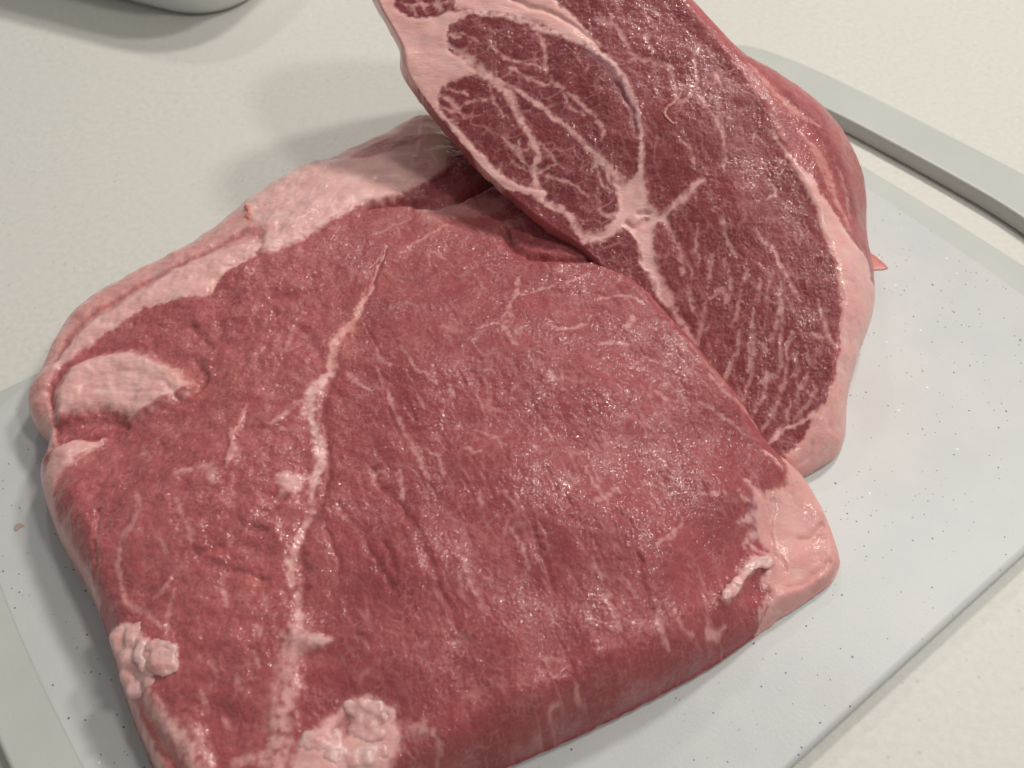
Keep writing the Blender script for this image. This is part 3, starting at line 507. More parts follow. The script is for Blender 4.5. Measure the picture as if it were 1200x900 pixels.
    ('line', [(42.3,-65.4,0.35),(48.1,-59.8,1.03),(51.1,-56.1,0.27)], dict(fat=0.55, soft=0.8)),
    ('line', [(13.3,-107.7,0.34),(11.0,-109.7,0.96),(11.9,-112.1,0.26)], dict(fat=0.55, soft=0.8)),
    ('line', [(18.2,-103.7,0.25),(18.7,-106.6,1.21),(20.1,-107.6,0.26)], dict(fat=0.55, soft=0.8)),
    ('line', [(27.5,-78.0,0.26),(29.2,-83.2,0.99),(30.1,-89.9,0.17)], dict(fat=0.55, soft=0.8)),
    ('line', [(33.2,-75.5,0.75),(35.4,-80.0,0.74)], dict(fat=0.55, soft=0.8)),
    ('line', [(46.4,-82.5,0.26),(48.6,-86.9,1.0),(51.7,-87.6,0.27)], dict(fat=0.55, soft=0.8)),
    ('line', [(41.3,-84.2,0.26),(42.4,-89.3,0.99),(44.7,-92.5,0.26)], dict(fat=0.55, soft=0.8)),
    ('line', [(11.2,13.6,0.3),(16.8,11.7,1.14),(25.5,14.8,0.3)], dict(fat=0.55, soft=0.8)),
    ('line', [(28.9,26.3,0.21),(37.7,28.1,0.59),(44.8,24.7,0.21)], dict(fat=0.55, soft=0.8)),
    ('line', [(18.9,34.2,0.89),(26.4,37.3,0.6)], dict(fat=0.55, soft=0.8)),
    ('line', [(27.9,5.5,0.3),(33.7,7.9,1.14),(37.9,6.4,0.3)], dict(fat=0.55, soft=0.8)),
    ('line', [(38.7,-2.8,0.39),(42.4,1.3,1.13),(47.4,0.0,0.3)], dict(fat=0.55, soft=0.8)),
    ('line', [(46.5,-11.5,0.83),(51.9,-13.8,0.83)], dict(fat=0.55, soft=0.8)),
    ('line', [(38.4,13.7,1.44),(40.7,18.4,1.45)], dict(fat=0.55, soft=0.8)),
    ('line', [(60.2,-13.5,0.19),(68.3,-18.2,0.84),(74.1,-20.6,0.2)], dict(fat=0.55, soft=0.8)),
    ('line', [(-41.6,-41.0,0.79),(-37.3,-48.5,1.03),(-32.2,-54.8,0.76)], dict(groove=0.5, soft=1.6, tone=-0.1)),
    ('line', [(-32.4,-53.3,0.51),(-29.8,-59.6,1.0),(-25.6,-68.8,0.98),(-22.9,-74.1,0.73)], dict(groove=0.5, soft=1.6, tone=-0.1)),
    ('line', [(-29.5,-57.2,0.5),(-23.1,-71.5,0.98),(-20.4,-78.7,1.21),(-16.4,-85.5,1.45),(-13.4,-92.7,1.2)], dict(groove=0.5, soft=1.6, tone=-0.1)),
    ('line', [(-51.4,-52.8,0.77),(-44.0,-62.8,0.76),(-39.6,-70.1,0.5)], dict(groove=0.5, soft=1.6, tone=-0.1)),
    ('line', [(-36.2,-66.3,0.75),(-31.8,-74.9,0.98)], dict(groove=0.5, soft=1.6, tone=-0.1)),
    ('line', [(-54.5,-58.6,0.51),(-51.1,-66.8,0.76),(-47.9,-73.4,0.5)], dict(groove=0.5, soft=1.6, tone=-0.1)),
    ('line', [(-16.1,-92.8,1.2),(-13.3,-93.8,1.2),(-10.5,-93.8,0.72)], dict(groove=0.5, soft=1.6, tone=-0.1)),
    ('line', [(6.5,-62.1,0.99),(8.2,-68.1,1.48),(10.1,-72.7,1.23),(12.0,-78.6,0.74)], dict(groove=0.5, soft=1.6, tone=-0.1)),
    ('line', [(10.4,-43.3,0.77),(12.8,-48.9,0.76)], dict(groove=0.5, soft=1.6, tone=-0.1)),
    ('line', [(25.5,-49.6,1.27),(28.3,-52.4,1.52),(31.0,-50.4,1.02)], dict(groove=0.5, soft=1.6, tone=-0.1)),
    ('line', [(55.8,-34.2,1.08),(60.9,-36.4,1.35),(67.8,-37.1,0.82)], dict(groove=0.5, soft=1.6, tone=-0.1)),
    ('line', [(44.6,-39.8,1.06),(46.6,-41.6,1.06)], dict(groove=0.5, soft=1.6, tone=-0.1)),
    ('line', [(-55.8,-13.4,2.21),(-52.8,-16.1,2.2)], dict(groove=0.5, soft=1.6, tone=-0.1)),
    ('line', [(-42.9,-61.5,0.76),(-38.8,-70.2,0.99),(-32.6,-80.7,0.73)], dict(groove=0.5, soft=1.6, tone=-0.1)),
    ('line', [(31.4,-56.4,0.76),(35.0,-61.1,1.01),(35.8,-68.6,0.75)], dict(groove=0.5, soft=1.6, tone=-0.1)),
    ('line', [(37.0,-70.9,1.25),(38.0,-77.5,1.49),(40.1,-84.3,0.99)], dict(groove=0.5, soft=1.6, tone=-0.1)),
    ('line', [(-43.5,-93.1,1.21),(-41.5,-94.0,1.21)], dict(groove=0.5, soft=1.6, tone=-0.1)),
]
SLAB_B_MARKS = [
    ('poly', [(-87.6,127.7),(-73.7,117.0),(-72.4,95.6),(-70.3,91.3),(-63.0,87.4),(-56.6,87.6),(-50.1,89.1),(-42.7,88.9),(-46.8,85.9),(-50.6,82.4),(-51.4,76.6),(-49.7,72.3),(-44.5,67.9),(-40.1,63.7),(-44.8,62.7),(-52.8,59.1),(-54.6,54.2),(-51.0,46.7),(-44.5,40.7),(-39.8,34.7),(-34.8,29.8),(-27.3,22.4),(-18.7,19.0),(-15.1,18.9),(-15.1,15.8),(-21.2,17.2),(-31.3,21.2),(-41.8,32.2),(-54.3,48.1),(-66.8,64.2),(-72.6,69.9),(-81.7,100.2),(-81.4,94.4),(-86.8,104.0)], dict(fat=1, soft=1.0, b=0.3, white=0.25)),
    ('poly', [(-72.8,109.8),(-70.6,92.0),(-67.0,89.7),(-62.4,87.7),(-56.6,88.3),(-51.1,90.6),(-49.6,108.4)], dict(lean=1, soft=0.8)),
    ('poly', [(-49.7,115.6),(-13.6,113.9),(-11.4,92.3),(-6.4,87.9),(-1.4,80.6),(4.8,72.7),(-1.4,74.2),(-12.0,79.6),(-24.6,85.7),(-37.3,88.6),(-45.3,89.4),(-49.2,91.2)], dict(fat=1, soft=1.0, b=0.3, white=0.2, orange=0.06)),
    ('line', [(-27.8,92.9,1.02),(-21.5,89.8,1.01),(-13.6,87.4,1.01),(-6.4,82.2,1.0),(0.4,75.6,0.99),(6.0,70.0,0.66)], dict(groove=0.9, soft=0.8, tone=-0.2)),
    ('line', [(-46.5,70.0,8.6),(-37.9,63.6,4.91),(-29.7,56.1,3.56),(-24.3,46.0,2.88),(-20.3,37.7,2.85),(-18.1,31.6,1.89),(-19.0,25.3,1.56),(-17.8,19.0,2.18)], dict(fat=0.95, soft=1.0, white=0.25)),
    ('line', [(-38.5,64.9,0.98),(-30.6,59.8,1.3),(-22.2,54.2,1.61),(-11.1,44.9,1.91),(-0.7,35.0,2.52),(5.3,28.6,3.14),(11.3,21.8,4.37)], dict(fat=0.95, soft=0.8, white=0.25)),
    ('line', [(-16.1,76.0,0.35),(-15.1,64.7,1.3),(-11.7,57.9,1.29),(-5.8,53.7,1.61),(-0.6,48.6,1.6),(4.8,42.1,1.59),(4.5,36.5,0.66)], dict(fat=0.8, soft=0.8)),
    ('line', [(-28.5,65.3,0.46),(-21.3,61.1,1.3),(-11.7,57.2,0.34)], dict(fat=0.75, soft=0.8)),
    ('line', [(-44.6,89.0,1.7),(-27.7,85.7,3.02),(-17.3,80.9,2.67),(-1.7,74.2,2.64),(7.5,67.2,2.29),(13.5,58.2,2.59),(17.6,46.2,2.23),(19.0,35.3,2.21),(18.3,25.3,2.5),(19.1,17.0,3.11)], dict(fat=1, soft=0.7, b=0.3, white=0.6)),
    ('line', [(0.4,70.6,3.28),(9.0,63.1,3.25),(15.0,52.2,2.57),(17.0,42.4,2.22)], dict(purple=0.5, soft=2.0)),
    ('line', [(9.5,58.5,0.97),(15.5,47.3,0.96),(17.2,37.6,0.95)], dict(groove=0.6, soft=0.7)),
    ('poly', [(1.1,31.8),(5.9,26.8),(10.7,21.2),(17.1,24.7),(19.0,31.3),(20.7,20.6),(21.8,14.6),(25.3,9.7),(32.1,14.8),(38.5,21.9),(40.8,20.2),(33.6,13.1),(27.9,8.6),(28.7,3.4),(32.5,-5.6),(35.8,-13.2),(27.5,3.5),(24.0,5.6),(22.7,0.6),(23.7,-7.0),(25.3,-15.3),(27.4,-24.0),(24.0,-21.4),(18.4,-8.8),(16.1,-0.9),(12.3,3.4),(5.7,-0.4),(0.3,-0.6),(-2.1,2.6),(4.2,3.1),(8.8,9.8),(10.7,15.9),(6.2,24.3)], dict(fat=1, soft=1.6, b=-0.4, white=0.35)),
    ('line', [(90.6,-16.2,1.25),(91.1,-25.2,1.24),(88.3,-35.9,1.23),(86.0,-46.3,0.91)], dict(groove=0.5, soft=1)),
    ('line', [(84.3,-49.3,0.91),(81.0,-58.1,1.2),(79.9,-66.6,0.9)], dict(groove=0.4, soft=1)),
    ('line', [(88.2,-7.0,1.88),(93.5,-12.8,2.52),(95.5,-20.0,1.89)], dict(white=0.4, soft=3)),
    ('line', [(13.6,5.9,1.23),(16.5,4.6,1.23),(19.6,7.1,1.23)], dict(groove=1.2, soft=0.8)),
    ('line', [(17.5,9.1,0.93),(20.5,10.2,0.93)], dict(groove=1.0, soft=0.8)),
    ('line', [(-39.8,30.2,1.9),(-31.6,21.2,2.84),(-20.9,18.7,3.42),(-16.0,13.9,3.71),(-9.0,10.6,3.39),(-4.8,4.8,2.76),(-1.5,-0.3,2.75)], dict(fat=1, soft=0.7, white=0.25)),
    ('line', [(25.0,-15.9,1.48),(27.8,-22.7,3.59),(31.9,-31.3,2.38),(36.1,-38.8,0.62)], dict(fat=0.85, soft=1.0)),
    ('poly', [(-27.6,17.2),(-19.6,15.9),(-12.0,10.7),(-5.4,3.6),(-4.2,-0.8),(-13.8,5.2),(-23.5,13.2)], dict(lean=1, soft=0.7, tone=0.1)),
    ('line', [(-20.3,18.7,0.44),(-18.7,24.4,0.94),(-23.0,29.3,0.94),(-24.9,37.3,0.22)], dict(fat=0.66, soft=0.8, white=0.1, b=-0.15)),
    ('line', [(-18.7,24.4,0.33),(-14.5,27.4,0.94),(-10.5,28.2,0.22)], dict(fat=0.66, soft=0.8, white=0.1, b=-0.15)),
    ('line', [(-23.0,29.3,0.33),(-27.4,35.2,0.95),(-30.5,39.1,0.22)], dict(fat=0.66, soft=0.8, white=0.1, b=-0.15)),
    ('line', [(-19.7,38.7,0.44),(-22.7,34.0,0.95),(-27.4,35.8,0.22)], dict(fat=0.66, soft=0.8, white=0.1, b=-0.15)),
    ('line', [(-46.3,50.4,0.45),(-42.5,53.4,0.97),(-36.8,53.1,0.23)], dict(fat=0.66, soft=0.8, white=0.1, b=-0.15)),
    ('line', [(-52.7,56.1,0.69),(-46.9,51.1,1.62),(-44.6,46.3,0.34)], dict(fat=0.66, soft=0.8, white=0.1, b=-0.15)),
    ('line', [(-36.0,58.9,0.46),(-33.7,52.9,0.97),(-30.5,47.2,0.22)], dict(fat=0.66, soft=0.8, white=0.1, b=-0.15)),
    ('line', [(-50.8,80.0,0.35),(-45.0,79.4,0.67),(-40.2,75.7,0.23)], dict(fat=0.66, soft=0.8, white=0.1, b=-0.15)),
    ('line', [(2.3,27.1,0.44),(4.7,20.9,0.93),(8.6,17.8,0.22)], dict(fat=0.66, soft=0.8, white=0.1, b=-0.15)),
    ('line', [(3.2,19.3,0.44),(3.7,13.0,1.24),(6.7,9.2,0.92),(9.1,9.8,0.22)], dict(fat=0.66, soft=0.8, white=0.1, b=-0.15)),
    ('line', [(5.3,28.6,0.94),(9.3,25.5,0.94)], dict(fat=0.66, soft=0.8, white=0.1, b=-0.15)),
    ('line', [(1.1,31.8,1.26),(2.6,27.1,0.94)], dict(fat=0.66, soft=0.8, white=0.1, b=-0.15)),
    ('line', [(-35.5,73.8,0.23),(-27.6,68.6,0.99),(-15.1,65.4,0.23)], dict(fat=0.66, soft=0.8, white=0.1, b=-0.15)),
    ('line', [(-18.3,79.2,0.47),(-15.1,71.5,0.99),(-16.0,64.8,0.23)], dict(fat=0.66, soft=0.8, white=0.1, b=-0.15)),
    ('line', [(-8.9,54.5,0.23),(-6.5,49.6,0.96),(-1.3,46.2,0.22)], dict(fat=0.66, soft=0.8, white=0.1, b=-0.15)),
    ('line', [(-17.5,37.0,0.33),(-12.6,30.5,0.63),(-7.4,25.7,0.22)], dict(fat=0.66, soft=0.8, white=0.1, b=-0.15)),
    ('line', [(-27.4,29.5,0.63),(-21.2,26.0,0.63)], dict(fat=0.66, soft=0.8, white=0.1, b=-0.15)),
    ('line', [(-15.1,24.3,0.22),(-7.5,21.9,0.62),(0.1,16.2,0.22)], dict(fat=0.66, soft=0.8, white=0.1, b=-0.15)),
    ('line', [(-54.0,56.2,0.92),(-50.1,54.0,1.63),(-47.6,52.5,0.34)], dict(fat=0.75, soft=0.7, white=0.2)),
    ('line', [(-52.1,58.4,0.57),(-47.9,57.1,1.31),(-43.8,55.5,0.23)], dict(fat=0.75, soft=0.7, white=0.2)),
    ('line', [(-53.3,51.8,0.68),(-49.4,50.0,1.3),(-46.2,49.1,0.23)], dict(fat=0.75, soft=0.7, white=0.2)),
    ('line', [(-50.6,46.7,1.94),(-47.4,45.5,0.97)], dict(fat=0.75, soft=0.7, white=0.2)),
    ('line', [(-69.8,94.8,0.36),(-66.4,92.5,1.38),(-63.7,88.8,0.48)], dict(fat=0.75, soft=0.7, white=0.2)),
    ('line', [(-64.0,96.9,0.36),(-61.9,92.9,1.38),(-59.8,89.3,0.48)], dict(fat=0.75, soft=0.7, white=0.2)),
    ('line', [(-57.5,97.6,0.36),(-55.4,93.1,1.37),(-54.0,89.5,0.48)], dict(fat=0.75, soft=0.7, white=0.2)),
    ('line', [(-66.4,92.5,0.36),(-61.9,92.9,1.03),(-55.4,93.1,1.03),(-50.9,93.5,0.36)], dict(fat=0.75, soft=0.7, white=0.2)),
    ('line', [(-50.8,80.0,1.34),(-47.2,78.2,0.67)], dict(fat=0.75, soft=0.7, white=0.2)),
    ('line', [(-51.7,76.0,1.67),(-46.5,73.3,1.0)], dict(fat=0.75, soft=0.7, white=0.2)),
    ('line', [(3.6,84.1,0.47),(7.3,82.6,1.34),(11.1,80.5,1.67),(13.5,74.9,1.32),(17.4,68.0,1.31),(20.4,67.3,1.31),(28.7,65.2,1.64),(31.0,61.1,0.46)], dict(fat=0.66, soft=0.8, white=0.1, b=-0.15)),
    ('line', [(15.8,67.4,1.31),(20.4,67.3,0.98)], dict(fat=0.66, soft=0.8, white=0.1, b=-0.15)),
    ('line', [(9.3,86.1,0.47),(7.3,82.6,1.0),(4.3,86.9,0.35)], dict(fat=0.66, soft=0.8, white=0.1, b=-0.15)),
    ('line', [(22.2,79.7,0.35),(21.2,74.8,0.99),(24.5,70.7,0.23)], dict(fat=0.66, soft=0.8, white=0.1, b=-0.15)),
    ('line', [(16.1,87.6,0.35),(20.8,86.2,1.01),(24.8,83.3,0.24)], dict(fat=0.66, soft=0.8, white=0.1, b=-0.15)),
    ('line', [(31.0,61.1,0.46),(31.7,53.4,1.29),(32.8,49.9,0.34)], dict(fat=0.66, soft=0.8, white=0.1, b=-0.15)),
    ('line', [(39.0,67.6,0.46),(39.1,62.5,1.64),(38.6,57.8,1.3),(36.4,57.0,0.34)], dict(fat=0.66, soft=0.8, white=0.1, b=-0.15)),
    ('line', [(43.3,46.6,0.45),(46.2,42.7,1.28),(47.9,37.0,1.27),(48.3,30.5,0.95),(47.7,24.0,0.33)], dict(fat=0.66, soft=0.8, white=0.1, b=-0.15)),
    ('line', [(39.9,52.8,0.97),(42.2,48.3,0.97)], dict(fat=0.66, soft=0.8, white=0.1, b=-0.15)),
    ('line', [(30.8,53.4,0.68),(33.7,50.6,1.61),(36.9,53.4,0.45)], dict(fat=0.66, soft=0.8, white=0.1, b=-0.15)),
    ('line', [(40.7,74.5,1.0),(39.3,67.7,0.66)], dict(fat=0.66, soft=0.8, white=0.1, b=-0.15)),
    ('line', [(45.9,62.7,1.32),(47.9,57.5,0.98)], dict(fat=0.66, soft=0.8, white=0.1, b=-0.15)),
    ('line', [(33.3,35.1,0.44),(36.8,30.4,0.94),(37.7,25.7,0.33)], dict(fat=0.66, soft=0.8, white=0.1, b=-0.15)),
    ('line', [(57.8,2.3,0.43),(59.5,-1.3,1.23),(63.2,-4.3,1.23),(65.2,-7.3,0.32)], dict(fat=0.66, soft=0.8, white=0.1, b=-0.15)),
    ('line', [(63.2,-4.3,0.32),(65.9,-10.5,1.23),(68.5,-16.6,1.22),(72.6,-23.2,0.32)], dict(fat=0.66, soft=0.8, white=0.1, b=-0.15)),
    ('line', [(64.4,21.0,0.33),(65.0,16.2,1.26),(62.5,13.8,0.33)], dict(fat=0.66, soft=0.8, white=0.1, b=-0.15)),
    ('line', [(27.0,7.7,0.54),(29.8,-0.4,1.22),(32.5,-6.8,0.43)], dict(fat=0.66, soft=0.8, white=0.1, b=-0.15)),
    ('line', [(31.9,-6.8,1.82),(32.9,-13.1,1.51)], dict(fat=0.66, soft=0.8, white=0.1, b=-0.15)),
    ('line', [(38.0,4.6,0.43),(37.2,-3.9,0.91),(38.2,-10.1,0.32)], dict(fat=0.66, soft=0.8, white=0.1, b=-0.15)),
    ('line', [(46.1,6.3,0.43),(47.7,-1.3,0.92),(51.4,-7.4,0.21)], dict(fat=0.66, soft=0.8, white=0.1, b=-0.15)),
    ('line', [(78.5,-23.1,0.32),(79.7,-31.0,1.53),(81.9,-37.6,1.83),(84.7,-39.1,0.53)], dict(fat=0.66, soft=0.8, white=0.1, b=-0.15)),
    ('line', [(78.2,-36.2,1.52),(75.4,-34.7,0.91)], dict(fat=0.66, soft=0.8, white=0.1, b=-0.15)),
    ('line', [(40.1,-23.3,0.53),(38.3,-32.2,1.72),(35.9,-38.6,0.3)], dict(fat=0.6, soft=1.0, white=0.1, b=-0.12)),
    ('line', [(34.3,-18.3,1.08),(35.7,-25.7,1.08)], dict(fat=0.6, soft=1.0, white=0.1, b=-0.12)),
    ('line', [(41.7,-22.0,0.3),(45.7,-18.8,1.74),(47.1,-23.8,0.3)], dict(fat=0.6, soft=1.0, white=0.1, b=-0.12)),
    ('line', [(52.1,-19.8,0.65),(49.4,-30.7,0.86)], dict(fat=0.6, soft=1.0, white=0.1, b=-0.12)),
    ('line', [(55.8,-26.6,0.23),(54.7,-37.7,0.65),(53.6,-47.6,0.22)], dict(fat=0.6, soft=1.0, white=0.1, b=-0.12)),
    ('line', [(65.6,-17.1,0.23),(64.4,-27.3,0.87),(61.3,-37.3,0.23)], dict(fat=0.6, soft=1.0, white=0.1, b=-0.12)),
    ('line', [(65.9,-24.9,0.31),(64.7,-36.1,1.08),(63.9,-47.3,1.51),(61.1,-49.6,2.15),(57.2,-51.9,0.37)], dict(fat=0.6, soft=1.0, white=0.1, b=-0.12)),
    ('line', [(67.0,-39.4,0.3),(65.9,-49.2,1.08),(63.4,-57.0,1.29),(60.5,-62.9,1.28),(57.2,-68.7,0.3)], dict(fat=0.6, soft=1.0, white=0.1, b=-0.12)),
    ('line', [(69.3,-41.8,0.3),(70.3,-47.3,1.08),(68.3,-50.4,0.3)], dict(fat=0.6, soft=1.0, white=0.1, b=-0.12)),
    ('line', [(55.8,-35.8,0.38),(55.6,-43.7,1.07),(53.0,-53.6,1.07),(49.7,-60.6,0.3)], dict(fat=0.6, soft=1.0, white=0.1, b=-0.12)),
    ('line', [(59.9,-47.6,0.3),(58.9,-54.6,0.86),(55.7,-61.3,0.22)], dict(fat=0.6, soft=1.0, white=0.1, b=-0.12)),
    ('line', [(73.5,-48.0,0.3),(70.6,-53.9,1.08),(68.9,-58.2,0.23)], dict(fat=0.6, soft=1.0, white=0.1, b=-0.12)),
    ('line', [(67.3,-58.2,0.45),(65.9,-64.0,1.07),(63.1,-67.9,0.22)], dict(fat=0.6, soft=1.0, white=0.1, b=-0.12)),
    ('line', [(75.8,-54.0,0.86),(73.0,-58.7,0.86)], dict(fat=0.6, soft=1.0, white=0.1, b=-0.12)),
    ('line', [(58.2,-37.8,0.86),(59.6,-41.0,1.08)], dict(fat=0.6, soft=1.0, white=0.1, b=-0.12)),
    ('line', [(72.6,-59.9,1.08),(69.0,-63.8,0.64)], dict(fat=0.6, soft=1.0, white=0.1, b=-0.12)),
    ('line', [(52.2,-17.3,0.87),(54.7,-12.4,0.66)], dict(fat=0.6, soft=1.0, white=0.1, b=-0.12)),
    ('line', [(46.7,-8.4,0.31),(48.8,-16.8,0.87),(47.4,-22.9,0.23)], dict(fat=0.6, soft=1.0, white=0.1, b=-0.12)),
    ('line', [(43.0,-5.6,0.88),(40.7,-18.0,0.87)], dict(fat=0.6, soft=1.0, white=0.1, b=-0.12)),
    ('line', [(58.4,-15.7,0.66),(57.3,-23.9,0.65)], dict(fat=0.6, soft=1.0, white=0.1, b=-0.12)),
    ('line', [(63.1,-12.3,0.66),(60.7,-22.6,0.65)], dict(fat=0.6, soft=1.0, white=0.1, b=-0.12)),
    ('line', [(69.4,-34.0,0.65),(67.2,-40.0,0.87)], dict(fat=0.6, soft=1.0, white=0.1, b=-0.12)),
    ('line', [(50.8,-33.7,0.38),(49.0,-43.6,1.07),(45.0,-51.5,0.22)], dict(fat=0.6, soft=1.0, white=0.1, b=-0.12)),
    ('line', [(59.8,-72.5,1.18),(63.7,-68.2,1.78),(68.0,-66.7,1.78),(72.3,-64.4,1.49),(76.0,-62.4,1.8)], dict(fat=0.95, soft=0.6, white=0.2)),
    ('poly', [(64.1,-77.6),(69.1,-72.5),(73.0,-66.7),(76.0,-61.5),(79.6,-55.2),(82.2,-49.4),(84.3,-40.6),(85.8,-25.5),(88.1,-16.4),(103.5,-12.2),(100.5,-35.4),(90.6,-56.5),(88.3,-71.3),(77.7,-82.9),(70.5,-85.3),(65.8,-81.8)], dict(fat=1, soft=0.9, b=0.3, orange=0.04)),
    ('poly', [(60.6,-72.5),(70.8,-66.1),(73.7,-65.0),(70.0,-71.0),(65.3,-75.3),(62.4,-76.2)], dict(lean=1, soft=0.6, tone=0.05)),
    ('line', [(74.0,-72.4,0.89),(72.8,-76.6,0.89),(67.6,-80.3,0.89)], dict(groove=0.4, soft=0.6)),
    ('rim', [(78.8,-16.4),(110.5,-14.0),(102.4,-50.5),(91.3,-94.4),(59.9,-100.3),(65.0,-81.5),(67.5,-78.1),(76.6,-61.0)], dict(fat=1, soft=1, w=8)),
    ('poly', [(63.4,41.6),(67.4,35.7),(71.8,29.7),(75.8,25.7),(79.2,21.9),(81.3,16.6),(85.0,12.0),(89.3,6.0),(93.4,0.1),(100.5,-6.3),(100.4,-26.2),(89.9,-45.5),(84.5,-43.5),(85.8,-25.5),(84.9,-11.8),(81.6,-0.1),(78.1,11.8),(72.7,24.4),(67.3,34.4)], dict(fat=1, soft=1.0, b=0.5, white=0.1)),
    ('line', [(59.1,66.4,0.47),(66.2,57.6,1.99),(72.6,49.4,3.3),(78.1,47.4,3.31),(83.4,44.7,0.58)], dict(fat=0.7, orange=0.3, soft=1.2)),
    ('line', [(80.4,36.2,0.57),(85.1,26.6,2.27),(86.5,20.2,2.26),(88.3,13.9,1.93),(92.6,4.9,0.56)], dict(fat=0.6, orange=0.35, soft=1.2)),
    ('line', [(89.5,29.0,0.34),(92.2,19.6,1.3),(93.1,9.9,0.34)], dict(fat=0.45, soft=1.2)),
    ('line', [(65.5,41.0,1.62),(66.9,37.7,1.62)], dict(fat=0.8, white=0.4, soft=0.6)),
    ('line', [(55.9,66.2,1.17),(61.6,57.4,4.62),(69.8,37.7,1.36)], dict(fat=0.35, soft=2)),
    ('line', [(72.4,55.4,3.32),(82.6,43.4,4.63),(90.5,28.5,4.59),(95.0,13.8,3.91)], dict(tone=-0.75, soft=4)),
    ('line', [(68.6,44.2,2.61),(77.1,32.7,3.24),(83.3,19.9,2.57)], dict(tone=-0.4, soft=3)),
    ('line', [(76.1,41.1,0.34),(81.5,29.6,1.3),(85.4,18.4,0.34)], dict(fat=0.5, soft=1.2, white=0.2)),
]

BOARD_TOP = 8.0
BOARD_ANGLE = math.radians(38)

# ================================================================ cutting board
def outline_mesh(name, outer, holes, z0, z1, bevel):
    cu = bpy.data.curves.new(name, 'CURVE'); cu.dimensions = '2D'; cu.fill_mode = 'BOTH'
    cu.extrude = (z1 - z0) / 2 - bevel; cu.bevel_depth = bevel; cu.bevel_resolution = 4
    for poly in [outer] + holes:
        sp = cu.splines.new('POLY'); sp.points.add(len(poly) - 1); sp.use_cyclic_u = True
        for p, q in zip(sp.points, poly): p.co = (q[0], q[1], 0, 1)
    o = bpy.data.objects.new(name, cu); col.objects.link(o)
    dg = bpy.context.evaluated_depsgraph_get()
    me = bpy.data.meshes.new_from_object(o.evaluated_get(dg))
    bpy.data.objects.remove(o); bpy.data.curves.remove(cu)
    me.transform(Matrix.Translation((0, 0, (z0 + z1) / 2)))
    for f in me.polygons: f.use_smooth = True
    me.name = name
    return me

def rounded(pts, radii, n=10):
    out = []
    m = len(pts)
    for i in range(m):
        p = np.array(pts[i], float); a = np.array(pts[i - 1], float) - p; b = np.array(pts[(i + 1) % m], float) - p
        la, lb = np.linalg.norm(a), np.linalg.norm(b); a /= la; b /= lb
        r = min(radii[i], la * 0.49, lb * 0.49)
        if r < 1e-4: out.append(p); continue
        for k in range(n + 1):
            t = k / n
            out.append((1 - t) ** 2 * (p + a * r) + 2 * t * (1 - t) * p + t * t * (p + b * r))
    return [tuple(q) for q in out]

def inset_poly(pts, d):
    P = np.array(pts); n = len(P)
    t = np.roll(P, -1, 0) - np.roll(P, 1, 0); t /= np.linalg.norm(t, axis=1)[:, None] + 1e-9
    return [tuple(q) for q in P + d * np.c_[-t[:, 1], t[:, 0]]]

# board frame: x runs along the board towards the handle, y towards the far long edge
board = empty('cutting_board', (0, 0, 0)); board.rotation_euler[2] = BOARD_ANGLE
tag(board, 'translucent white speckled plastic cutting board with a slot handle under the meat', 'cutting board')
Y0, Y1 = -0.1395, 0.123
G = 0.00012                                             # half the joint between the panel and its end pieces
lb = smooth_open([(-0.122, Y1), (-0.146, Y1 - 0.010), (-0.161, Y1 - 0.036), (-0.1655, 0.045), (-0.167, 0.0), (-0.1655, -0.060), (-0.161, Y0 + 0.036), (-0.146, Y0 + 0.010), (-0.122, Y0)], 6)
rb = smooth_open([(0.193, Y0), (0.1985, -0.07), (0.2000, -0.01), (0.1985, 0.055), (0.193, Y1)], 6)
pan = [(p[0] + G, p[1]) for p in lb] + [(p[0] - G, p[1]) for p in rb]
link('panel', outline_mesh('panel', pan, [], 0.0003, BOARD_TOP / 1000, 0.0018), PANEL, board)
lo = rounded([(-0.122, Y0), (-0.172, Y0), (-0.1800, -0.07), (-0.1825, 0.0), (-0.1800, 0.06), (-0.172, Y1), (-0.122, Y1)], [0, 0.042, 0.03, 0.03, 0.03, 0.05, 0])
grip = lo + [(p[0] - G, p[1]) for p in lb[1:-1]]
link('end_grip', outline_mesh('end_grip', grip, [], 0.0003, BOARD_TOP / 1000 - 0.0001, 0.0014), FRAME, board)
ro = rounded([(0.193, Y1), (0.2370, Y1), (0.2490, 0.085), (0.2555, 0.038), (0.2595, 0.0), (0.2630, -0.033), (0.2585, -0.085), (0.240, Y0), (0.193, Y0)], [0, 0.042, 0.03, 0.03, 0.03, 0.03, 0.03, 0.05, 0])
handle = ro + [(p[0] + G, p[1]) for p in rb[1:-1]]
slot = rounded([(0.2130, -0.095), (0.2330, -0.090), (0.2405, -0.045), (0.2380, -0.003), (0.2325, 0.050), (0.2250, 0.085), (0.2060, 0.085), (0.2120, -0.02)],
               [0.009, 0.012, 0.02, 0.02, 0.02, 0.012, 0.009, 0.02])
link('handle', outline_mesh('handle', handle, [slot], 0.0003, BOARD_TOP / 1000 - 0.0001, 0.0012), FRAME, board)

# ================================================================ the meat
def window(F, P, m):
    P = np.asarray(P); lo = P[:, :2].min(0) - m; hi = P[:, :2].max(0) + m
    i0 = max(0, int((lo[0] - F.lo[0]) / F.step)); i1 = min(F.nx, int((hi[0] - F.lo[0]) / F.step) + 2)
    j0 = max(0, int((lo[1] - F.lo[1]) / F.step)); j1 = min(F.ny, int((hi[1] - F.lo[1]) / F.step) + 2)
    return slice(j0, max(j1, j0)), slice(i0, max(i1, i0))

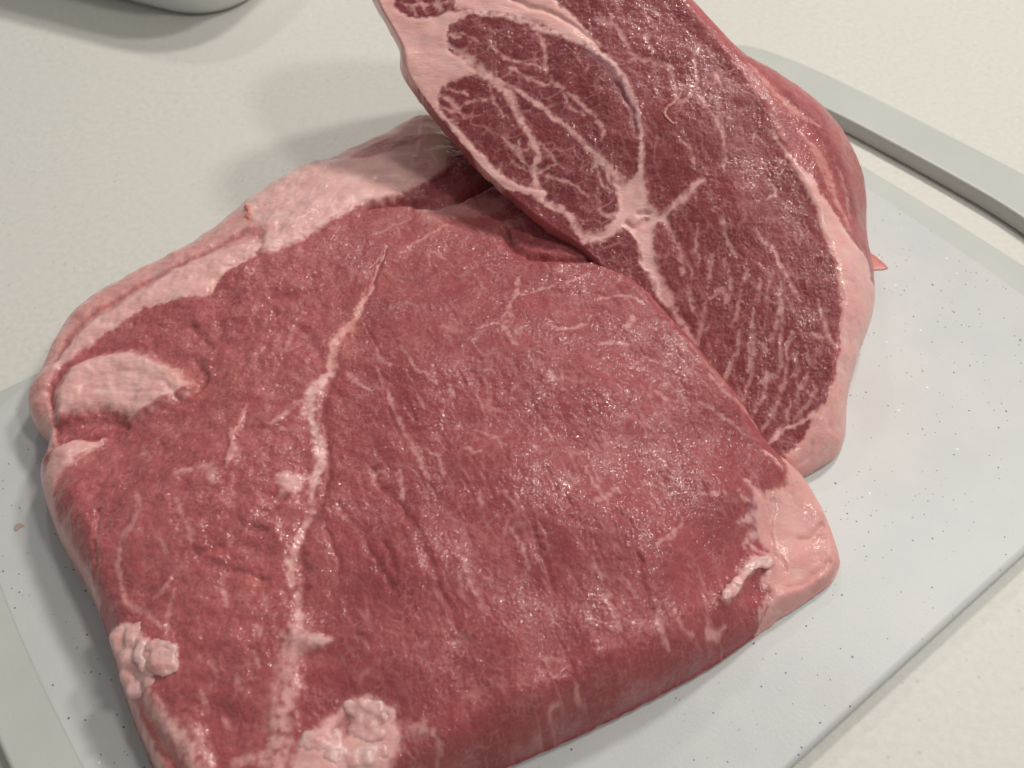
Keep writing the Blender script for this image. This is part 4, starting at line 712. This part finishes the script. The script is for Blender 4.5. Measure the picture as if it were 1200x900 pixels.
def paint(F, marks, seed, base):
    """base: dict with starting channels; marks laid over them one by one"""
    X, Y = F.X, F.Y
    WX = X + 0.9 * fbm(X / 6, Y / 6, seed + 1, 3) + 0.42 * noise(X / 1.5, Y / 1.5, seed + 5) + 0.22 * noise(X / 0.7, Y / 0.7, seed + 7)
    WY = Y + 0.9 * fbm(X / 6, Y / 6, seed + 2, 3) + 0.42 * noise(X / 1.5, Y / 1.5, seed + 6) + 0.22 * noise(X / 0.7, Y / 0.7, seed + 8)
    SX = X + 0.9 * fbm(X / 6, Y / 6, seed + 1, 2); SY = Y + 0.9 * fbm(X / 6, Y / 6, seed + 2, 2)
    FN = fbm(X / 2.6, Y / 2.6, seed + 21, 2, 0.5)
    BR = np.clip(0.80 + 0.75 * fbm(X / 2.2, Y / 2.2, seed + 11, 3), 0.0, 1.0)
    ch = {k: np.zeros(X.shape, np.float32) for k in ('fat', 'tone', 'orange', 'white', 'purple', 'yellow', 'gloss', 'disp')}
    for k, v in base.items(): ch[k] = ch[k] + v
    for kind, pts, o in marks:
        soft = o.get('soft', 1.0)
        if kind == 'poly':
            Q = smooth_closed(np.array(pts)[:, :2], 3)
            s = window(F, Q, soft * 2 + 5)
            x, y = WX[s], WY[s]
            if x.size == 0: continue
            d = seg_dist(x, y, Q) * np.where(inside(x, y, Q), -1, 1)
            m = 1 - sstep(-soft * 1.0, soft * 0.7, d)
            mg = m; mb = m
            if 'b' in o:
                x, y = SX[s], SY[s]
                d = seg_dist(x, y, Q) * np.where(inside(x, y, Q), -1, 1)
                k = 1.0 + 0.5 * abs(o['b']); mb = 1 - sstep(-1.9 * k, 0.6 * k, d)
        elif kind == 'rim':
            Q = np.array(pts)[:, :2]; s = window(F, Q, 1)
            if F.sd[s].size == 0: continue
            w = o['w'] * (1 + 0.35 * noise(X[s] / 7, Y[s] / 7, seed + 15))
            m = mb = mg = inside(X[s], Y[s], Q) * (1 - sstep(w - soft, w + soft, F.sd[s]))
        else:
            pts = np.array([tuple(p) if len(p) > 2 else tuple(p) + (1.0,) for p in pts], float)
            Q = smooth_open(pts, 4); wmax = Q[:, 2].max()
            s = window(F, Q, wmax + soft * 3 + 4)
            x, y = WX[s], WY[s]
            if x.size == 0: continue
            d, w = seg_dist(x, y, Q, False, Q[:, 2:3]); w = np.maximum(w[..., 0], 0.15) / 2
            m = (1 - sstep(w * 0.15, w + 0.25 + soft * 0.65, d)) * (BR[s] if o.get('fat', 1) < 0.9 else 0.35 + 0.65 * BR[s])
            mb = mg = m
            if 'b' in o or 'groove' in o:
                d, w = seg_dist(SX[s], SY[s], Q, False, Q[:, 2:3]); w = np.maximum(w[..., 0], 0.15) / 2
                ends = 0.85 + 0.15 * BR[s]
                mb = np.exp(-(d / (w + 0.6)) ** 2) * ends
                mg = np.exp(-(d / (w * 0.9 + 0.35 + 0.2 * soft)) ** 2) * ends * sstep(0.05, 0.5, w + 0.12)
        if 'fat' in o and kind != 'rim':
            m = np.clip(m + 0.55 * FN[s] * 4 * m * (1 - m), 0, 1); mg = m if kind == 'poly' else mg
        if 'lean' in o:
            a = o['lean'] * m
            for k in ('fat', 'white', 'orange'): ch[k][s] *= 1 - a
        if 'fat' in o: ch['fat'][s] = np.maximum(ch['fat'][s], 0) * (1 - m) + m * np.maximum(ch['fat'][s], o['fat'])
        for k in ('orange', 'white', 'purple', 'yellow'):
            if k in o: ch[k][s] = np.maximum(ch[k][s], o[k] * m)
        for k in ('tone', 'gloss'):
            if k in o: ch[k][s] += o[k] * m
        if 'b' in o: ch['disp'][s] += o['b'] * mb
        if 'groove' in o: ch['disp'][s] -= o['groove'] * mg
    return ch

def lerp3(A, c, f): return A + (np.asarray(c, np.float32)[None, None] - A) * f[..., None]

def slab(name, F, ch, frame, seed, parent, under=None, lean_rgb=(0.322, 0.070, 0.077)):
    X, Y = F.X, F.Y
    fat = np.clip(ch['fat'], 0, 1); lean = 1 - fat
    # ---- relief
    disp = ch['disp'].copy()
    disp += 0.55 * fbm(X / 11, Y / 11, seed + 30, 2) + lean * 0.12 * fbm(X / 3, Y / 3, seed + 38, 2)
    e, _ = cells(X / 1.5 + 0.3 * noise(X / 2, Y / 2, seed + 3), Y / 1.5 + 0.3 * noise(X / 2, Y / 2, seed + 4), seed + 31)
    gm = sstep(-0.35, 0.45, fbm(X / 16, Y / 16, seed + 33, 2))
    disp += lean * (0.03 + 0.12 * gm) * (np.minimum(e, 0.5) * 2 - 0.5)
    disp += lean * 0.20 * fbm(X / 3.6, Y / 3.6, seed + 35, 3)
    disp += fat * 0.30 * fbm(X / 10, Y / 10, seed + 36, 2, 0.25)
    fade = sstep(0.0, 2.0, F.sd)
    W = F.W + disp * (0.25 + 0.75 * fade)
    # ---- colour
    t = ch['tone'] + 0.30 * fbm(X / 14, Y / 14, seed + 40, 3) + 0.16 * fbm(X / 2.4, Y / 2.4, seed + 41, 3)
    C = np.empty(X.shape + (3,), np.float32); C[:] = np.asarray(lean_rgb, np.float32)
    C = lerp3(C, (0.48, 0.135, 0.135), np.clip(t, 0, 1) * 0.75)
    C = lerp3(C, (0.155, 0.028, 0.038), np.clip(-t, 0, 1) * 0.8)
    pf = 0.5 + 0.5 * fbm(X / 12, Y / 12, seed + 42, 3, 0.4)
    FC = np.empty(X.shape + (3,), np.float32); FC[:] = (0.74, 0.395, 0.37)
    FC = lerp3(FC, (0.62, 0.285, 0.27), np.clip(pf - 0.42, 0, 1) * 0.8)
    FC = lerp3(FC, (0.77, 0.51, 0.485), np.clip(ch['white'], 0, 1))
    C = C + (FC - C) * (fat ** 1.1)[..., None]
    C = lerp3(C, (0.62, 0.205, 0.17), np.clip(ch['orange'], 0, 1))
    C = lerp3(C, (0.34, 0.24, 0.29), np.clip(ch['purple'], 0, 1) * 0.6)
    C = lerp3(C, (0.58, 0.47, 0.33), np.clip(ch['yellow'], 0, 1))
    gl = np.clip(ch['gloss'] + 0.25 * gm * lean - 0.1, 0, 1)
    # ---- mesh
    ins = F.sd > 0
    cell = ins[:-1, :-1] | ins[1:, :-1] | ins[:-1, 1:] | ins[1:, 1:]
    used = np.zeros(ins.shape, bool)
    used[:-1, :-1] |= cell; used[1:, :-1] |= cell; used[:-1, 1:] |= cell; used[1:, 1:] |= cell
    idx = -np.ones(ins.shape, np.int64); idx[used] = np.arange(used.sum())
    gy, gx = np.gradient(F.sd, F.step); gl_ = np.hypot(gx, gy) + 1e-6; gx /= gl_; gy /= gl_
    out = used & ~ins
    U = X.copy(); V = Y.copy()
    U[out] -= (F.sd * gx)[out]; V[out] -= (F.sd * gy)[out]
    W = np.where(out, F.rim, W)
    co = np.c_[U[used], V[used], W[used]]
    j, i = np.nonzero(cell)
    quads = np.c_[idx[j, i], idx[j, i + 1], idx[j + 1, i + 1], idx[j + 1, i]]
    # ---- rim loop
    ea = quads.ravel(); eb = np.roll(quads, -1, 1).ravel()
    n0 = len(co); key = ea * n0 + eb; rev = eb * n0 + ea
    bd = ~np.isin(key, rev)
    nxt = dict(zip(ea[bd].tolist(), eb[bd].tolist()))
    start = next(iter(nxt)); loop = [start]; c = nxt[start]
    while c != start and len(loop) < len(nxt) + 5: loop.append(c); c = nxt[c]
    loop = np.array(loop)
    L = co[loop]
    gu = gx[used][loop]; gv = gy[used][loop]
    for _ in range(30):
        gu = (np.roll(gu, 1) + gu * 2 + np.roll(gu, -1)) / 4; gv = (np.roll(gv, 1) + gv * 2 + np.roll(gv, -1)) / 4
    _, vals = seg_dist(L[:, 0], L[:, 1], F.base, True, F.base[:, 2:5])
    K = 9; rings = []; faces = [quads]; prev = loop; base_i = n0
    flesh = C[used]; glo = gl[used]; fa = fat[used]
    fl = [flesh]; gg = [glo]; ff = [fa]
    for k in range(1, K + 1):
        s = k / K
        w = L[:, 2] + (vals[:, 2] - L[:, 2]) * s
        off = vals[:, 1] * s ** 1.6 - 0.9 * math.sin(math.pi * s) + 0.35 * noise(np.arange(len(L)) / 14.0, np.full(len(L), s * 4.0), seed + 50)
        rings.append(np.c_[L[:, 0] + gu * off, L[:, 1] + gv * off, w])
        cur = base_i + np.arange(len(loop)); base_i += len(loop)
        faces.append(np.c_[np.roll(prev, -1), prev, cur, np.roll(cur, -1)]); prev = cur
        fl.append(flesh[loop]); gg.append(glo[loop]); ff.append(fa[loop])
    co = np.vstack([co] + rings)
    O, ex, ey, ez = frame
    world = O[None] + co[:, :1] * ex + co[:, 1:2] * ey + co[:, 2:3] * ez
    # ---- rest on what is underneath: the board, the counter, or the other slab
    ca, sa = math.cos(BOARD_ANGLE), math.sin(BOARD_ANGLE)
    bx = world[:, 0] * ca + world[:, 1] * sa; by = -world[:, 0] * sa + world[:, 1] * ca
    floor = np.where((bx > -185) & (bx < 262) & (by > Y0 * 1000) & (by < Y1 * 1000), BOARD_TOP + 0.15, 0.2)
    if under is not None:
        ring = np.zeros(len(world), bool); ring[n0:] = True
        h = under[0].sample(np.where(under[0].sd > 1, under[1], -99), world[:, 0], world[:, 1])
        lim = np.minimum(h + 0.5, world[np.r_[np.arange(n0), np.tile(loop, K)], 2])
        world[:, 2] = np.where(ring & (h > 0), np.maximum(world[:, 2], lim), world[:, 2])
    world[:, 2] = np.maximum(world[:, 2], floor)
    quads = np.vstack(faces)
    me = bpy.data.meshes.new(name)
    me.vertices.add(len(world)); me.vertices.foreach_set('co', (world / 1000.0).astype(np.float32).ravel())
    nq = len(quads); nl = nq * 4 + len(loop)
    me.loops.add(nl); me.loops.foreach_set('vertex_index', np.r_[quads.ravel(), prev[::-1]].astype(np.int32))
    me.polygons.add(nq + 1)
    me.polygons.foreach_set('loop_start', np.r_[np.arange(nq) * 4, nq * 4].astype(np.int32))
    me.polygons.foreach_set('use_smooth', np.ones(nq + 1, bool))
    me.update(calc_edges=True); me.validate()
    flesh = np.vstack(fl); flesh = np.c_[flesh, np.ones(len(flesh))].astype(np.float32)
    me.attributes.new('flesh', 'FLOAT_COLOR', 'POINT').data.foreach_set('color', flesh.ravel())
    me.attributes.new('gloss', 'FLOAT', 'POINT').data.foreach_set('value', np.concatenate(gg).astype(np.float32))
    me.attributes.new('fatty', 'FLOAT', 'POINT').data.foreach_set('value', np.concatenate(ff).astype(np.float32))
    o = link(name, me, MEAT, parent)
    return o, W

def rotated(X, Y, deg):
    a = math.radians(deg); return X * math.cos(a) + Y * math.sin(a), -X * math.sin(a) + Y * math.cos(a)

def net(X, Y, deg, long, short, width, seed, lo, hi, patch):
    """broken network of thin pale lines, stretched along one direction"""
    u, v = rotated(X, Y, deg)
    u = u + 0.25 * long * fbm(u / long, v / short, seed + 1, 2, 0.35); v = v + 0.25 * short * fbm(u / long, v / short, seed + 2, 2, 0.35)
    e, _ = cells(u / long, v / short, seed)
    m = (1 - sstep(0.0, 1.3, e * short / width)) ** 1.3 * np.clip(0.65 + 0.8 * fbm(X / 5, Y / 5, seed + 5, 3), 0, 1)
    return m * sstep(lo, hi, fbm(X / patch, Y / patch, seed + 3, 3))

def flecks(X, Y, deg, long, short, seed, thr):
    u, v = rotated(X, Y, deg)
    return sstep(thr, thr + 0.45, fbm(u / long, v / short, seed, 2))

# ---- front slab
FA = Field(SLAB_A_RIM, SLAB_A_SHOULDER, SLAB_A_HEIGHTS, 0.36, 1.75)
X, Y = FA.X, FA.Y
left = sstep(-48, -72, X + 0.10 * Y + 3 * fbm(X / 12, Y / 12, 3, 2))
back = sstep(30, 80, Y)
fa = 0.36 * net(X, Y, -62, 15, 6.5, 1.1, 11, -0.05, 0.35, 17) * (1 - 0.6 * left)
fa = np.maximum(fa, 0.20 * net(X, Y, -55, 7, 3.4, 0.9, 12, -0.05, 0.4, 12) * (1 - 0.5 * left))
fa = np.maximum(fa, 0.26 * flecks(X, Y, -68, 3.0, 1.0, 13, 0.42))
fa = np.maximum(fa, 0.16 * left * flecks(X, Y, 50, 6.0, 2.2, 14, 0.35))
u, v = rotated(X, Y, -65)
grooves = -0.22 * sstep(0.25, 0.85, fbm(u / 13, v / 2.8, 15, 2)) * (1 - left)
grooves = grooves + 0.9 * left * fbm(X / 8, Y / 8, 16, 3)
warm = left * 0.16 * sstep(0.1, 0.7, fbm(X / 17, Y / 17, 18, 3)); film = left * 0.14 * sstep(0.2, 0.8, fbm(X / 10 + 3, Y / 13, 19, 4))
chA = paint(FA, SLAB_A_MARKS, 100, dict(fat=np.maximum(fa, film), orange=warm, tone=0.50 * left + 0.22 * back - 0.06, disp=grooves, gloss=0.45 * left + 0.50 * back))
rootA = empty('pork_cut', (0, 0, BOARD_TOP / 1000))
tag(rootA, 'large raw pork slab lying flat in front with a pale seam and fat lumps', 'raw meat', 'raw pork pieces on the board')
bodyA, WA = slab('meat_body', FA, chA, (np.zeros(3), np.array([1., 0, 0]), np.array([0, 1., 0]), np.array([0, 0, 1.])), 200, None)

# ---- rear slab, cut face tilted towards the camera
n = np.array(SLAB_B_NORMAL); ex = np.array([1., 0, 0]) - n * n[0]; ex /= np.linalg.norm(ex); ey = np.cross(n, ex)
FB = Field(SLAB_B_RIM, SLAB_B_SHOULDER, SLAB_B_HEIGHTS, 0.36, 1.6)
X, Y = FB.X, FB.Y
onface = 1 - sstep(-1.5, 1.0, FB.shd)
# muscles left of the curved white line are marbled as a net, the big right one is streaked
right = sstep(8, 24, X + 0.12 * Y)
low = sstep(70, 20, Y)
fb = 0.44 * net(X, Y, 20, 7.5, 5.0, 0.8, 21, -0.30, 0.25, 12) * (1 - right)
fb = np.maximum(fb, 0.52 * net(X, Y, -50, 8, 6.0, 0.85, 22, -0.15, 0.3, 15) * right * (1 - low))
fb = np.maximum(fb, 0.36 * net(X, Y, -72, 13, 4.5, 0.8, 23, -0.25, 0.3, 14) * right)
fb = np.maximum(fb, 0.24 * net(X, Y, -60, 4.5, 2.6, 0.45, 24, -0.2, 0.3, 10))
fb = np.maximum(fb, 0.30 * flecks(X, Y, -70, 4.0, 1.0, 25, 0.36) * right)
fb = fb * onface
chB = paint(FB, SLAB_B_MARKS, 300, dict(fat=fb, tone=-(0.16 + 0.42 * (1 - right)) * onface + 0.75 * (1 - onface), gloss=0.30 * (1 - onface)))
rootB = empty('pork_cut', (0.06, 0.1, BOARD_TOP / 1000))
tag(rootB, 'raw pork piece propped up behind, its marbled cut face with branching white fat facing forward', 'raw meat', 'raw pork pieces on the board')
bodyB, WB = slab('meat_body', FB, chB, (np.array(SLAB_B_ORIGIN), ex, ey, n), 400, None, (FA, WA), (0.262, 0.053, 0.060))
bpy.context.view_layer.update()
for root, body in ((rootA, bodyA), (rootB, bodyB)):
    body.parent = root; body.matrix_parent_inverse = Matrix.Translation(-root.location)

# ---- lumps of fat, parts of the front slab
def blob_mesh(name, blobs, seed, voxel=0.0006):
    bm = bmesh.new()
    for (x, y, z, rx, ry, rz, a) in blobs:
        r = bmesh.ops.create_icosphere(bm, subdivisions=4, radius=1.0)
        M = Matrix.Translation((x, y, z)) @ Matrix.Rotation(a, 4, 'Z') @ Matrix.Diagonal((rx, ry, rz, 1))
        bmesh.ops.transform(bm, matrix=M, verts=r['verts'])
    me = bpy.data.meshes.new(name); bm.to_mesh(me); bm.free()
    o = bpy.data.objects.new(name, me); col.objects.link(o)
    m = o.modifiers.new('r', 'REMESH'); m.mode = 'VOXEL'; m.voxel_size = voxel
    s = o.modifiers.new('s', 'SMOOTH'); s.factor = 0.5; s.iterations = 9
    dg = bpy.context.evaluated_depsgraph_get()
    out = bpy.data.meshes.new_from_object(o.evaluated_get(dg)); bpy.data.objects.remove(o)
    n = len(out.vertices); co = np.empty(n * 3, np.float32); no = np.empty(n * 3, np.float32)
    out.vertices.foreach_get('co', co); out.vertices.foreach_get('normal', no)
    co = co.reshape(-1, 3); no = no.reshape(-1, 3); q = co * 1000
    d = 0.50 * fbm(q[:, 0] / 2.6 + q[:, 2] / 4, q[:, 1] / 2.6 - q[:, 2] / 4, seed, 3) + 0.09 * noise(q[:, 0] / 1.2, q[:, 1] / 1.2 + q[:, 2], seed + 9)
    out.vertices.foreach_set('co', (co + no * d[:, None] / 1000).astype(np.float32).ravel())
    for f in out.polygons: f.use_smooth = True
    out.name = name
    return out

def lump(parent, name, spots, seed, label=None):
    """spots: plan point mm, radii mm, spin, sink"""
    bl = []
    for (x, y), rx, ry, rz, a, lift in spots:
        z = float(FA.sample(WA, np.array([x]), np.array([y]))[0])
        bl.append((x / 1000, y / 1000, (z + lift - 0.1 * rz) / 1000, rx * 1.08 / 1000, ry * 1.08 / 1000, rz * 0.92 / 1000, math.radians(a)))
    o = link(name, blob_mesh(name, bl, seed), FAT, parent)
    o.matrix_parent_inverse = Matrix.Translation(-parent.location)
    if label: o['label'] = label
    return o

lump(rootA, 'fat_clump', [((-108.0, -91.4), 3.6, 4.4, 2.6, 20, -0.8), ((-104.0, -90.9), 3.0, 3.8, 2.2, -30, -0.8), ((-104.5, -95.9), 3.0, 4.4, 2.4, 10, -0.8), ((-100.7, -95.9), 1.6, 3.6, 2.2, -15, -0.6), ((-103.8, -100.3), 3.4, 3.6, 2.4, 10, -0.8), ((-100.9, -104.4), 3.2, 3.2, 2.2, 0, -0.9), ((-96.8, -104.0), 2.0, 2.4, 1.8, 0, -0.6), ((-99.4, -99.8), 1.6, 2.2, 1.6, 0, -0.5)], 61)
lump(rootA, 'fat_clump', [((-97.4, -95.0), 2.4, 2.0, 1.2, 40, -0.5), ((-94.3, -95.8), 2.6, 1.8, 1.0, 10, -0.4), ((-91.4, -96.8), 1.8, 1.8, 0.9, 20, -0.4), ((-90.5, -100.3), 1.6, 2.8, 0.9, 10, -0.4), ((-93.0, -102.1), 3.2, 1.6, 1.0, 0, -0.4), ((-96.4, -99.4), 1.8, 3.0, 1.1, 0, -0.5), ((-93.7, -98.8), 3.4, 3.2, 0.8, 0, -0.4)], 62)
lump(rootA, 'fat_clump', [((-41.6, -111.1), 2.4, 2.8, 1.6, 20, -0.7), ((-38.7, -110.3), 3.0, 2.2, 1.7, 20, -0.7), ((-35.0, -111.3), 2.4, 2.2, 1.4, 0, -0.7), ((-32.5, -113.0), 1.8, 2.0, 1.2, 0, -0.6), ((-37.8, -114.0), 3.0, 2.4, 1.6, 0, -0.8), ((-39.8, -117.0), 2.6, 2.4, 1.5, 0, -0.8), ((-36.1, -118.1), 2.8, 2.2, 1.5, 30, -0.8), ((-33.6, -116.8), 2.2, 2.6, 1.3, 0, -0.7)], 63)
lump(rootA, 'fat_clump', [((-50.4, -120.3), 4.2, 3.4, 1.8, 20, -1.0), ((-46.4, -122.3), 4.6, 3.6, 1.9, 0, -1.0), ((-41.9, -123.9), 4.0, 3.0, 1.8, 0, -1.0), ((-37.1, -122.8), 4.2, 3.2, 1.8, 10, -1.0), ((-33.5, -121.4), 2.8, 2.8, 1.4, 0, -0.9), ((-45.8, -118.5), 2.6, 2.6, 1.3, 0, -0.9)], 66)
lump(rootA, 'fat_curl', [((78.0, -60.9), 2.8, 2.2, 0.60, 45, 0.0), ((76.2, -61.3), 2.6, 2.1, 0.60, 45, 0.0), ((74.5, -61.9), 2.5, 2.0, 0.60, 45, 0.0), ((72.9, -63.0), 2.3, 1.9, 0.60, 45, 0.0), ((71.6, -64.4), 2.2, 1.8, 0.60, 45, 0.0), ((70.2, -66.0), 2.1, 1.7, 0.60, 45, 0.0), ((69.1, -67.7), 2.0, 1.7, 0.60, 45, 0.0), ((68.1, -69.2), 2.0, 1.7, 0.60, 45, 0.0), ((66.9, -70.7), 2.1, 1.8, 0.60, 45, 0.0), ((65.8, -72.2), 2.5, 2.0, 0.60, 45, 0.0), ((64.8, -73.4), 2.7, 2.2, 0.60, 45, 0.0), ((63.8, -74.4), 2.5, 2.0, 0.60, 45, 0.0), ((62.9, -75.5), 2.0, 1.6, 0.60, 45, 0.0)], 64)
nub = lump(rootA, 'fat_nub', [((-101.0, 77.3), 1.8, 2.4, 1.3, 20, -0.3), ((-102.4, 82.1), 1.2, 2.0, 1.6, 20, 0.0)], 65)
nub.data.materials.clear(); nub.data.materials.append(SCRAP)

# ---- a loose red thread of vessel lying on the rear cut face
def thread(parent, pts, rad, mat):
    Q = smooth_open(pts, 6); O = np.array(SLAB_B_ORIGIN); bm = bmesh.new(); rows = []
    W = FB.sample(WB, Q[:, 0], Q[:, 1]) + 0.12
    C = [Vector((O + ex * a + ey * b + n * w) / 1000) for (a, b), w in zip(Q, W)]
    for k, c in enumerate(C):
        t = (C[min(k + 1, len(C) - 1)] - C[max(k - 1, 0)]).normalized(); up = Vector(n); sd = t.cross(up).normalized(); up = sd.cross(t)
        rr = rad * (0.55 + 0.45 * math.sin(math.pi * min(1, max(0, k / (len(C) - 1))))) * (1 + 0.25 * math.sin(k * 1.7)) / 1000
        rows.append([bm.verts.new(c + (sd * math.cos(q * math.pi / 4) + up * 0.45 * math.sin(q * math.pi / 4)) * rr) for q in range(8)])
    for k in range(len(rows) - 1):
        for i in range(8): bm.faces.new((rows[k][i], rows[k][(i + 1) % 8], rows[k + 1][(i + 1) % 8], rows[k + 1][i]))
    bm.faces.new(rows[0]); bm.faces.new(rows[-1]); bmesh.ops.recalc_face_normals(bm, faces=bm.faces[:])
    me = bpy.data.meshes.new('vessel'); bm.to_mesh(me); bm.free()
    for f in me.polygons: f.use_smooth = True
    o = link('vessel', me, mat, parent); o.matrix_parent_inverse = Matrix.Translation(-parent.location)
    o['label'] = 'loose orange-red thread of vessel on the cut face'
    return o
thread(rootB, [(33.9, 55.5), (32.3, 52.3), (30.4, 49.6), (27.9, 47.6), (27.2, 45.3), (28.7, 42.9), (30.4, 41.2)], 0.62, VESSEL)

# ================================================================ dish at the back, only its near corner in view
def dish():
    root = empty('white_dish', (0, 0, 0))
    D = (-157.0, 271.0, 0.0); E1 = (-199.6, 288.0, 0.0); E2 = (-131.7, 289.1, 0.0)
    c = np.array(D[:2]); a = np.array(E1[:2]) - c; b = np.array(E2[:2]) - c
    a /= np.linalg.norm(a); b = np.array([-a[1], a[0]]) if (a[0] * b[1] - a[1] * b[0]) > 0 else np.array([a[1], -a[0]])
    mid = c + a * 105 + b * 75
    ring = lambda h, grow, r: [((mid + a * px + b * py) / 1000, h / 1000) for px, py in rounded([(-112 - grow, -82 - grow), (112 + grow, -82 - grow), (112 + grow, 82 + grow), (-112 - grow, 82 + grow)], [r] * 4, 14)]
    prof = [(0.3, -7, 34), (0.5, -3, 36), (2, 0, 38), (6, 2.5, 40), (14, 5, 42), (26, 8, 44), (36, 10.5, 46)]
    def skin(name, prof, cap):
        bm = bmesh.new(); rows = []
        for h, g, r in prof: rows.append([bm.verts.new((p[0][0], p[0][1], p[1])) for p in ring(h, g, r)])
        m = len(rows[0])
        for k in range(len(rows) - 1):
            for i in range(m): bm.faces.new((rows[k][i], rows[k][(i + 1) % m], rows[k + 1][(i + 1) % m], rows[k + 1][i]))
        for r in cap: bm.faces.new(rows[r])
        bmesh.ops.recalc_face_normals(bm, faces=bm.faces[:])
        me = bpy.data.meshes.new(name); bm.to_mesh(me); bm.free()
        for f in me.polygons: f.use_smooth = True
        return link(name, me, CERAMIC, root)
    skin('bowl', prof + [(37, 10.5, 46), (37, 8, 44), (26, 5, 42), (14, 2, 40), (6, -1, 38), (4, -6, 34)], [0, -1])
    skin('rim', [(35, 10.5, 46), (35.5, 13, 47), (37, 14, 48), (38.6, 13, 47), (38.6, 9, 45), (37.5, 8, 44)], [])
    tag(root, 'white dish at the back, its rounded near corner showing', 'dish')
    return root
dish()

# ================================================================ scraps on the board
def flat_scrap(name, pts, h, mat, label, cat, seed):
    Q = smooth_closed(pts, 5); c = Q.mean(0); bm = bmesh.new(); rows = []
    for s, z in ((1.0, 0.05), (0.97, h * 0.45), (0.85, h * 0.8), (0.55, h), (0.2, h * 1.05)):
        rows.append([bm.verts.new(((c[0] + (q[0] - c[0]) * s) / 1000, (c[1] + (q[1] - c[1]) * s) / 1000, (BOARD_TOP + z) / 1000)) for q in Q])
    m = len(Q)
    for k in range(4):
        for i in range(m): bm.faces.new((rows[k][i], rows[k][(i + 1) % m], rows[k + 1][(i + 1) % m], rows[k + 1][i]))
    bm.faces.new(rows[-1]); bm.faces.new(rows[0][::-1])
    bmesh.ops.recalc_face_normals(bm, faces=bm.faces[:])
    me = bpy.data.meshes.new(name); bm.to_mesh(me); bm.free()
    for f in me.polygons: f.use_smooth = True
    return tag(link(name, me, mat), label, cat)
flat_scrap('meat_scrap', [(143.7, 88.9, 8.0)[:2], (147.4, 86.4, 8.0)[:2], (150.9, 80.6, 8.0)[:2], (151.2, 78.6, 8.0)[:2], (147.5, 77.6, 8.0)[:2], (141.5, 78.5, 8.0)[:2]], 0.6, SCRAP, 'small red pointed meat scrap on the board beside the propped piece', 'meat scrap', 1)
flat_scrap('juice_drop', [(-161.9, -44.3, 8.0)[:2], (-161.3, -42.7, 8.0)[:2], (-159.6, -42.7, 8.0)[:2], (-158.5, -43.7, 8.0)[:2], (-159.7, -44.3, 8.0)[:2], (-160.7, -45.6, 8.0)[:2]], 0.18, JUICE, 'tiny pink drop of meat juice on the bare left end of the board', 'juice drop', 2)
